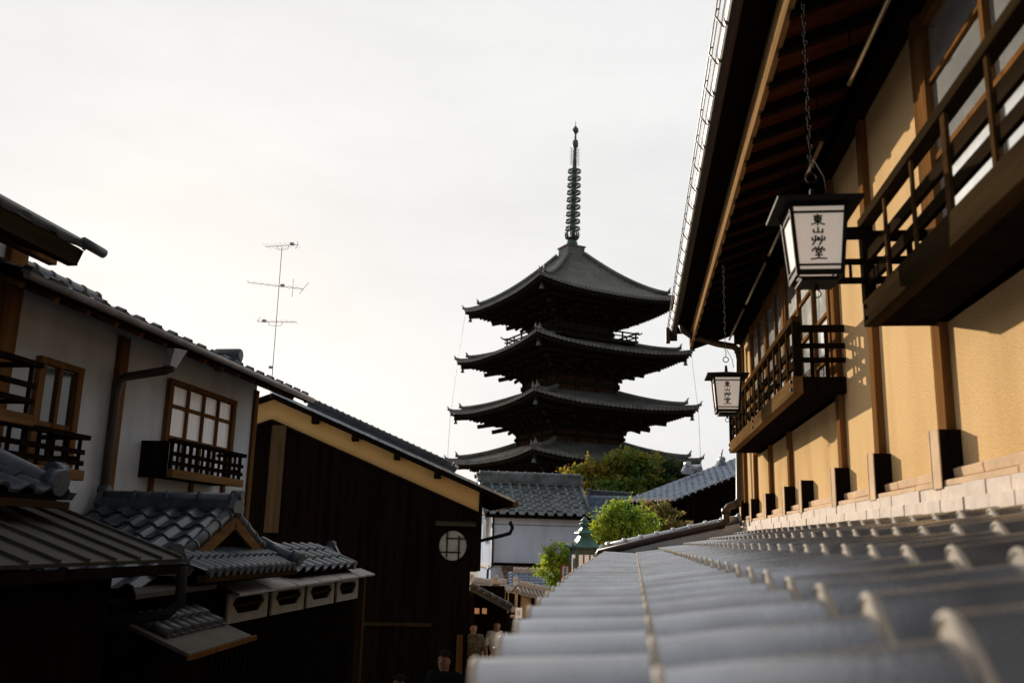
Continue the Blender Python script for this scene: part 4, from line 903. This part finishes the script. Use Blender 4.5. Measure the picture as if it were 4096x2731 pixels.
# tile-capped garden walls
def capped_wall(label,pa,pb,y,zb,slope_px,wm,grp='tile capped walls by the street'):
    a=onY(pa[0],pa[1],y); b=onY(pb[0],pb[1],y+.5); T=thing('garden_wall',label,'wall',V((a.x,a.y,gz(y))),grp)
    d=(b-a); d.z=0; L_=d.length; d.normalize(); nrm=V((d.y,-d.x,0)); u=V((0,0,1)); zt=a.z
    a2=V((a.x,a.y,zt)); b2=V((b.x,b.y,b.z))
    m=MB(); ridge(m,a2-u*.1,b2-u*.1,r=.055,h=.08,w=.12,seg=.105); onigawara(m,a2-u*.1,-d,.17); m.build('ridge',M['noshi'],T)
    m=MB(); n=max(4,int(L_/.10))
    for i in range(n+1): c=a2.lerp(b2,i/n)-u*.09; m.tube([c+nrm*.02,c+nrm*.34-u*.17],.030,7); m.tube([c-nrm*.02,c-nrm*.34-u*.17],.030,7)
    m.hexa([a2-u*.3+nrm*.34,b2-u*.3+nrm*.34,b2-u*.3-nrm*.34,a2-u*.3-nrm*.34,a2-u*.11+nrm*.02,b2-u*.11+nrm*.02,b2-u*.11-nrm*.02,a2-u*.11-nrm*.02]); m.build('tile_coping',M['tile_lip'],T)
    m=MB(); m.hexa([V((p.x,p.y,z))+nrm*s for z in (gz(y)-.5,) for p,s in ((a2,.12),(b2,.12),(b2,-.12),(a2,-.12))]+[V((p.x,p.y,p.z-.2))+nrm*s for p,s in ((a2,.12),(b2,.12),(b2,-.12),(a2,-.12))]); m.build('wall',wm,T)
    m=MB()
    for t in (0.02,.36,.70): c=a2.lerp(b2,t)+nrm*.13; m.box(c.x-.035,c.x+.035,c.y-.03,c.y+.03,gz(y)-.3,a2.z-.28)
    m.hexa([V((p.x,p.y,z))+nrm*s for z in (gz(y)-.4,) for p,s in ((a2,.15),(b2,.15),(b2,.121),(a2,.121))]+[V((p.x,p.y,a2.z-.85))+nrm*s for p,s in ((a2,.15),(b2,.15),(b2,.121),(a2,.121))]); m.build('timber_frame',M['dark'],T)
    return T
capped_wall('longer tile capped ochre garden wall under the yellow green shrub',(2068,2325),(2225,2362),23.0,0,0,M['ochre'])
capped_wall('shorter tile capped wall stub at the foot of the white storehouse',(1890,2312),(1968,2322),25.0,0,0,M['ochre'])
capped_wall('tile capped gate wall piece between the storehouse and the longer ochre garden wall',(1985,2318),(2020,2322),24.0,0,0,M['ochre'])
O=onY(2035,2345,27.0); m=MB(); fr=Frame((O.x,O.y,0),10); T=thing('blue_tiled_shed','small blue grey tiled shed roof below the storehouse','shed',V((O.x,O.y,gz(27))))
tiles(m,plane_surf(fr.P(0,0,-1.43),fr.ex,fr.ey+V((0,0,.5))),0,1.6,0,1.0,.16,.16,.03,.02,nper=6); m.build('tiled_roof',[M['tile_e'],M['tile_e']],T,normals=False)
m=MB(); ridge(m,fr.P(.2,.9,-1.02),fr.P(1.6,.9,-1.02),r=.07,h=.1,w=.15,seg=.2); m.build('ridge',M['tile_lip'],T); m=MB(); m.fbox(fr,0,1.6,.1,1.6,gz(27)-1,-1.45); m.build('wall',M['dark'],T)
# stone street wall and paper sign
a=onY(1900,2520,26); b=onY(1962,2545,24.5); T=thing('stone_wall','low beige stone wall behind the walkers at the bottom of the street','wall',V((a.x,a.y,gz(26))))
m=MB(); z=gz(25)-.2
for r in range(4):
    for i in range(4):
        t0=-.6+i*.45+(.2 if r%2 else 0); p=a.lerp(b,t0); q=a.lerp(b,t0+.44); m.bar(V((p.x,p.y,z+.14+r*.29)),V((q.x,q.y,z+.14+r*.29)),.3,.28)
m.build('stone_courses',M['stone'],T,bevel=.015)
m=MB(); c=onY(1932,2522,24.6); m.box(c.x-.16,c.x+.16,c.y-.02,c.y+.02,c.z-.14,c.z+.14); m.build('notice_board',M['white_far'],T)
c=onY(2075,2450,19.0); T=thing('paper_sign','small white box sign with yellow mark on a post by the ochre garden wall','sign',V((c.x,c.y,gz(19))))
m=MB(); m.box(c.x-.066,c.x+.066,c.y-.03,c.y+.03,c.z-.10,c.z+.10); m.build('sign_box',M['paper'],T,bevel=.005)
m=MB(); m.tube([(c.x-.02,c.y-.032,c.z+.04),(c.x-.025,c.y-.032,c.z-.04)],.008,6); m.tube([(c.x+.012,c.y-.032,c.z+.045),(c.x+.02,c.y-.032,c.z-.01),(c.x+.01,c.y-.032,c.z-.05)],.008,6); m.build('sign_mark',mat('yellow_sign_ink',(.55,.36,.04),.7,.2,9),T)
m=MB(); m.box(c.x-.02,c.x+.02,c.y+.031,c.y+.07,gz(19)-.2,c.z+.1); m.build('sign_post',M['dark'],T)
# verdigris roofed lamp pavilion
c=onY(2337,2183,14.0); zc=c.z; ang=math.radians(20); T=thing('street_lamp','tall wooden street lamp house with two tiered green copper roof and pointed finial','lamp',V((c.x,c.y,gz(14))))
def l4(prof,mt,name,pr=T,n=4,sm=False): m=MB(); m.lathe(prof,(c.x,c.y,zc),n,rot=math.pi/4+ang,smooth=sm); return m.build(name,mt,pr)
q2=1.414
rf=l4([(.205*q2,-.035),(.225*q2,-.02),(.22*q2,0),(.17*q2,.03),(.12*q2,.08),(.085*q2,.135),(.075*q2,.15),(.075*q2,.185)],M['verdigris'],'lower_roof')
l4([(.11*q2,.183),(.125*q2,.19),(.12*q2,.20),(.07*q2,.235),(.045*q2,.275)],M['verdigris'],'upper_roof')
l4([(.045,.27),(.05,.30),(.075,.325),(.07,.34),(.04,.345),(.05,.36),(.055,.38),(.025,.41),(.005,.445)],M['verdigris'],'finial',n=12,sm=True)
fr=Frame((c.x,c.y,zc),20); m=MB()
for sx in (-1,1):
    for sy in (-1,1): m.tube([fr.P(sx*.20,sy*.20,0),fr.P(sx*.245,sy*.245,-.005),fr.P(sx*.26,sy*.26,.03),fr.P(sx*.245,sy*.245,.045)],[.016,.014,.012,.006],6)
m.build('roof_scroll',M['verd_d'],rf)
m=MB(); m.fbox(fr,-.155,.155,-.155,.155,-.32-.6,-.13); m.build('lamp_pane',M['paper'],T)
m=MB()
for sx in (-1,1):
    for sy in (-1,1): m.fbox(fr,sx*.16-.022,sx*.16+.022,sy*.16-.022,sy*.16+.022,-.95,-.036)
m.fbox(fr,-.158,.158,-.158,.158,-.125,-.037); m.fbox(fr,-.18,.18,-.18,.18,-1.0,-.94)
for k in (-.055,.04): m.fbox(fr,k-.011,k+.011,-.166,-.156,-.93,-.13)
m.build('frame',M['verd_d'],T)
m=MB()
for k in range(3): m.fbox(fr,-.162,-.1555,-.07+k*.05,-.05+k*.05,-.40,-.18)
m.build('side_lattice',M['ink'],T)
m=MB(); m.fbox(fr,-.11,.11,-.11,.11,gz(14)-.3,-1.0); m.build('pillar',M['stone'],T)
# brown framed white sign
c=onY(2260,2303,13.0); T=thing('framed_sign','small white vertical sign in a red brown frame beside the green roofed street lamp','sign',V((c.x,c.y,gz(13))))
fr=Frame((c.x,c.y,c.z),24); m=MB()
for s in (-1,1): m.fbox(fr,s*.058-.009,s*.058+.009,-.02,.02,-.17,.155)
m.fbox(fr,-.05,.05,-.018,.018,.135,.15); m.build('frame',M['frame_red'] if 'frame_red' in M else wood('red_brown_frame',(.20,.075,.03)),T)
m=MB(); m.fbox(fr,-.049,.049,-.008,.008,-.16,.134); m.build('board',M['white_far'],T)
m=MB()
for (x0,y0,x1,y1) in ((-.02,.10,.02,.105),(0,.115,.0,.06),(-.018,.07,.02,.06),(-.02,.03,.022,.035),(.0,.045,-.015,0),(0,.02,.02,-.005),(-.02,-.03,.02,-.028),(-.005,-.02,-.01,-.08),(.012,-.04,.018,-.085),(-.02,-.10,.02,-.105)): m.bar(fr.P(x0,-.010,y0),fr.P(x1,-.010,y1),.008,.006,up=fr.ey)
m.build('brush_marks',M['ink'],T)
m=MB(); m.fbox(fr,-.012,.012,.021,.045,gz(13)-.2-c.z,.1); m.build('post',M['dark'],T)
# ------------------------------------------------------------------ trees
def tree(name,label,cat,base,blobs,n,ls,mt,trunk=True,clump=34,group=None,spread=.30,slots=None):
    T=thing(name,label,cat,base,group); m=MB(); twg=MB(); tot=sum(a*b*c for _,(a,b,c) in blobs)
    cl=[]; cm=[]
    for bi,(ce,(a,b,c)) in enumerate(blobs):
        k=max(5,int(clump*len(blobs)*(a*b*c)/tot)); 
        for _ in range(k):
            while True:
                d=V((random.gauss(0,1),random.gauss(0,1),random.gauss(0,1))).normalized(); rr=random.uniform(.45,1.0)**.6; break
            p=V(ce)+V((d.x*a,d.y*b,d.z*c))*rr; cl.append((p,min(a,c)*spread*random.uniform(.7,1.35))); cm.append(slots[bi] if slots else 0)
    per=max(4,n//len(cl))
    for (p,s),mi_ in zip(cl,cm):
        ctr=sum((V(c_) for c_,_ in blobs),V((0,0,0)))/len(blobs); out=(p-ctr).normalized()
        nt_=max(3,per//9); tws=[]
        for _ in range(nt_):
            st_=p+V((random.gauss(0,s*.45),random.gauss(0,s*.45),random.gauss(0,s*.3)))
            dr_=(out*.8+V((random.gauss(0,.7),random.gauss(0,.7),random.gauss(.25,.5)))).normalized()*s*random.uniform(.7,1.9); tws.append((st_,dr_))
            if nt_<60 and random.random()<.35: twg.tube([st_-dr_*.4,st_+dr_],[ls*.06,ls*.02],3,cap=False)
        for _ in range(per):
            st_,dr_=random.choice(tws); q=st_+dr_*random.random()+V((random.gauss(0,ls*.55),random.gauss(0,ls*.55),random.gauss(0,ls*.45)))
            l=ls*random.uniform(.6,1.3); d=V((random.gauss(0,1),random.gauss(0,1),random.gauss(-.2,.8))).normalized(); e=d.cross(V((random.gauss(0,1),random.gauss(0,1),random.gauss(0,1)))).normalized()
            m.add([q-d*l*.5,q+e*l*.28,q+d*l*.5,q-e*l*.28],[(0,1,2,3)],mi_ if random.random()<.85 else 0)
    m.build('crown',mt,T,normals=False); twg.build('twigs',M['bark'],T,normals=False)
    if trunk:
        m=MB(); b=V(base); top=sum((p for p,_ in cl),V((0,0,0)))/len(cl); r=.03*max(1,(top.z-b.z)); 
        m.tube([b,b.lerp(top,.5)+V((.1*r,0,0)),top],[r,r*.75,r*.35],8)
        for p,s in cl[::max(1,len(cl)//16)]: st=b.lerp(top,random.uniform(.55,.95)); m.tube([st,st.lerp(p,.5)+V((0,0,.1*r)),p],[r*.35,r*.22,r*.08],5)
        m.build('trunk',M['bark'],T)
    return T
def blob(u,v,ru,rv,y,dy=.8): return (onY(u,v,y),(ru/F*y,max(ru,rv)/F*y*dy,rv/F*y))
def base(u,y): p=onY(u,2100,y); return V((p.x,y,gz(y)-.3))
tree('maple_tree','broad maple turning orange on its left side, growing before the pagoda','tree',base(2440,45),[blob(2350,1922,92,58,44.8),blob(2420,1880,85,50,45.6),blob(2500,1850,80,42,45),blob(2560,1885,75,60,45.5),blob(2460,1945,110,40,44.6),blob(2330,1960,72,40,44.3)],11000,.21,[M['lf_maple'],M['lf_orange']],spread=.42,clump=34,slots=[1,0,0,0,0,1])
tree('evergreen_tree','dark evergreen tree right of the orange maple, before the lowest pagoda roof','tree',base(2690,47),[blob(2660,1890,70,45,47),blob(2720,1878,62,36,47.3),blob(2640,1930,90,42,46.6),blob(2590,1940,60,36,46.6),blob(2765,1880,28,24,47)],6500,.19,M['lf_dark'],spread=.42,clump=28)
tree('broadleaf_tree','bright green leafy tree behind the drain pipe at the end of tiled roof','tree',base(2480,18),[blob(2450,2110,62,66,18),blob(2490,2075,72,55,18.2),blob(2560,2110,70,60,18.2),blob(2440,2165,60,45,18),blob(2530,2165,90,50,18.1),blob(2400,2120,34,40,17.9)],9000,.066,M['lf_green'],spread=.38,clump=30)
tree('pine_tree','sparse brown green layered pine in front of the dark boarded house','tree',base(2622,19.5),[blob(2610,2045,85,18,19.5),blob(2670,2060,60,20,19.6),blob(2640,2095,95,22,19.4),blob(2690,2110,70,20,19.4),blob(2590,2075,60,18,19.5),blob(2620,2020,55,12,19.6)],4200,.062,M['lf_brown'],spread=.40,clump=22)
tree('small_pine','little dark green pine top above the bright green tree','tree',base(2462,20.5),[blob(2462,2018,28,18,20.5),blob(2490,2032,36,13,20.5),blob(2445,2032,22,10,20.5)],900,.06,M['lf_dark'],spread=.42)
tree('shrub','yellow green rounded shrub above the ochre garden wall beside the lamp','shrub',base(2235,16.5),[blob(2238,2235,58,42,16.5),blob(2215,2290,48,48,16.4),blob(2275,2285,44,50,16.5),blob(2240,2325,50,24,16.4)],6500,.056,M['lf_green'],spread=.40,clump=26)
# ------------------------------------------------------------------ people
def skin_mesh(name,verts,edges,rad,mt,parent,root=0,sub=1,T=None):
    me=bpy.data.meshes.new(name); me.from_pydata([V(v) for v in verts],edges,[]); o=bpy.data.objects.new(name,me); COL.objects.link(o)
    sk=o.modifiers.new('s','SKIN'); sk.use_smooth_shade=True
    for i,r in enumerate(rad):
        d=me.skin_vertices[0].data[i]; d.radius=r if isinstance(r,tuple) else (r,r); d.use_root=(i==root)
    ss=o.modifiers.new('u','SUBSURF'); ss.levels=sub; ss.render_levels=sub
    dg=bpy.context.evaluated_depsgraph_get(); m2=bpy.data.meshes.new_from_object(o.evaluated_get(dg)); bpy.data.objects.remove(o); bpy.data.meshes.remove(me)
    if T: m2.transform(T)
    m2.name=name; m2.materials.clear(); m2.materials.append(mt); m2.polygons.foreach_set('use_smooth',[True]*len(m2.polygons))
    o=bpy.data.objects.new(name,m2); COL.objects.link(o)
    if parent: o.parent=parent
    return o
M['skin']=mat('skin',(.42,.26,.18),.55,.12,12); M['skin_d']=mat('tan_skin',(.20,.11,.07),.7,.12,12,spec=.1)
def person(label,loc,rz,hgt,skin,hair,hairlen,shirt,trousers,bow=0.0,step=.10,sleeve=1,dress=False):
    k=hgt/1.70; Tm=Matrix.Diagonal((k,k,k,1)); hb=-.06*bow
    v=[(0,0,.93),(0,0,1.13),(0,-.01,1.32),(0,0+hb*.4,1.46),(0,-.012+hb,1.535),(0,-.018+hb*1.3,1.60),(0,-.005+hb*1.3,1.675)]
    r=[(.14,.095),(.12,.085),(.14,.085),(.055,.055),(.062,.072),(.076,.094),(.06,.075)]
    e=[(0,1),(1,2),(2,3),(3,4),(4,5),(5,6)]
    def addv(p,rr,frm): v.append(p); r.append(rr); e.append((frm,len(v)-1)); return len(v)-1
    arms={};legs={}
    for s in (-1,1):
        a=addv((s*.185,0,1.385),.055,2); b=addv((s*.235,.02+.03*s,1.12),.043,a); c=addv((s*.225,-.10+.05*s,.90),.030,b); h=addv((s*.222,-.125+.05*s,.84),(.036,.018),c); arms[s]=(a,b,c)
        for i,(dx,ln) in enumerate(((-.028,.07),(-.010,.085),(.009,.08),(.026,.065))):
            f1=addv((s*.222+dx*.4,-.135+.05*s+dx*.9,.80),.009,h); addv((s*.222+dx*.4-.004*s,-.15+.05*s+dx*.9,.80-ln*.7),.008,f1)
        t1=addv((s*.20,-.165+.05*s,.835),.010,h); addv((s*.197,-.178+.05*s,.80),.009,t1)
        hp=addv((s*.09,0,.86),(.088,.092),0); kn=addv((s*.10,-.03-step*s*.5,.48),.062,hp); an=addv((s*.10,.02-step*s,.09),.042,kn); addv((s*.115,-.13-step*s,.045),(.045,.035),an); legs[s]=(hp,kn,an)
    for s in (-1,1): addv((s*.083,.012+hb*1.3,1.60),(.012,.026),5)
    nz=addv((0,-.118+hb*1.3,1.592),.013,5)
    o=skin_mesh('person',v,e,r,skin,None,T=Tm); o.location=V(loc); o.rotation_euler=(0,0,rz); tag(o,label,'person'); OFF[o.name]=V((0,0,0))
    # clothes
    sv=[v[i] for i in (0,1,2)]+[(0,v[3][1]+.005,1.475)]; sr=[(.19,.14),(.18,.14),(.215,.15),(.085,.085)]; se=[(0,1),(1,2),(2,3)]
    if dress: sv[0]=(0,0,.80); sr[0]=(.21,.17)
    for s in (-1,1):
        a,b,c=arms[s]; sv+= [(v[a][0],v[a][1],v[a][2]+.012),v[b]]; sr+=[.092,.072]; n=len(sv); se+=[(2,n-2),(n-2,n-1)]
        if sleeve>1: sv.append(v[c]); sr.append(.055); se.append((n-1,n))
    skin_mesh('shirt',sv,se,sr,shirt,o,T=Tm)
    tv=[(0,0,.96)]; tr=[(.18,.13)]; te=[]
    for s in (-1,1):
        hp,kn,an=legs[s]; tv+=[v[hp],v[kn],v[an]]; tr+=[(.115,.12),.09,.072]; n=len(tv); te+=[(0,n-3),(n-3,n-2),(n-2,n-1)]
    skin_mesh('trousers',tv,te,tr,trousers,o,T=Tm)
    m=MB(); cx=V((0,.012+hb*1.3,1.622)); vs=[]; nu,nv=18,12
    for j in range(nv+1):
        th=math.pi*j/nv
        for i in range(nu):
            ph=2*math.pi*i/nu; y=math.sin(th)*math.sin(ph); x=math.sin(th)*math.cos(ph); z=math.cos(th); lo=1.0
            if y<-.25: z=max(z,.42+.1*math.cos(3*ph))
            else: z=max(z,-.55) 
            if hairlen and y>=-.3 and z<0: z*=1+hairlen*2.2
            vs.append((cx+V((x*.099,y*.118,z*.105)))*k)
    m.add(vs,[(j*nu+i,j*nu+(i+1)%nu,(j+1)*nu+(i+1)%nu,(j+1)*nu+i) for j in range(nv) for i in range(nu)],0,True); h=m.build('hair',hair,o,off=V((0,0,0)))
    for s in (-1,1):
        m=MB(); m.lathe([(.003,-.008),(.011,-.004),(.012,0),(.011,.004),(.003,.008)],V((s*.031,-.098+hb*1.3,1.615))*k,8); m.build('eye',M['ink'],o,off=V((0,0,0)))
    m=MB(); p=V((0,-.103+hb*1.3,1.555))*k; m.box(p.x-.022,p.x+.022,p.y-.004,p.y+.01,p.z-.004,p.z+.004); m.build('mouth',mat('lips',(.22,.08,.06),.5,.1,9),o,off=V((0,0,0)))
    return o
bk=mat('black_hair',(.010,.008,.007),.9,.3,30,spec=.0); br=mat('light_brown_hair',(.22,.12,.05),.5,.4,25,stretch=(1,1,.1)); blk=mat('black_cloth',(.007,.007,.008),.9,.3,8,spec=.0); wht=mat('white_cotton',(.85,.85,.87),.85,.08,9,bump=.2,bscale=20)
crm=mat('cream_jacket_cloth',(.55,.47,.38),.85,.15,7,bump=.2,bscale=20); pat=mat('brown_floral_cloth',(.17,.115,.06),.85,.5,16,col2=(.02,.018,.012)); pnk=mat('dusty_pink_cloth',(.30,.13,.13),.85,.2,9); grn=mat('grey_olive_cloth',(.12,.115,.08),.85,.25,9)
def at(u,v,y,h): p=onY(u,v,y); return V((p.x,y,gz(y))),(p.z-gz(y))
def hgt(u,v,y): return at(u,v,y,0)[1]
def place(u,vtop,y): l,h=at(u,vtop,y,0); return l,max(1.5,min(1.85,h))
l,h=place(1780,2606,12.0); person('man with short dark hair and black clothes standing before the boarded wall',l,math.radians(-14),h,M['skin_d'],bk,0,blk,blk,sleeve=2)
l,h=place(1988,2482,21.5); person('dark haired person in white shirt with head bowed walking down the street',l,math.radians(10),h,M['skin'],bk,.2,wht,grn,bow=1.0)
l,h=place(2013,2542,18.0); person('light brown haired woman in cream jacket in front of the white shirted walker',l,math.radians(165),h,M['skin'],br,.9,crm,grn,sleeve=2)
l,h=place(1893,2490,19.5); person('person in brown floral top and dusty pink trousers half hidden by the boarded house corner',l,math.radians(30),h,M['skin'],bk,.3,pat,pnk)
l,h=place(2062,2512,19.5); person('pale clothed walker mostly hidden behind the blurred roof tile edge',l,math.radians(20),h,M['skin'],br,.3,crm,grn)
l,h=place(1600,2702,10.8); person('dark haired person whose head only just shows at the bottom edge of the photo',l,math.radians(0),h,M['skin_d'],bk,.2,blk,blk)
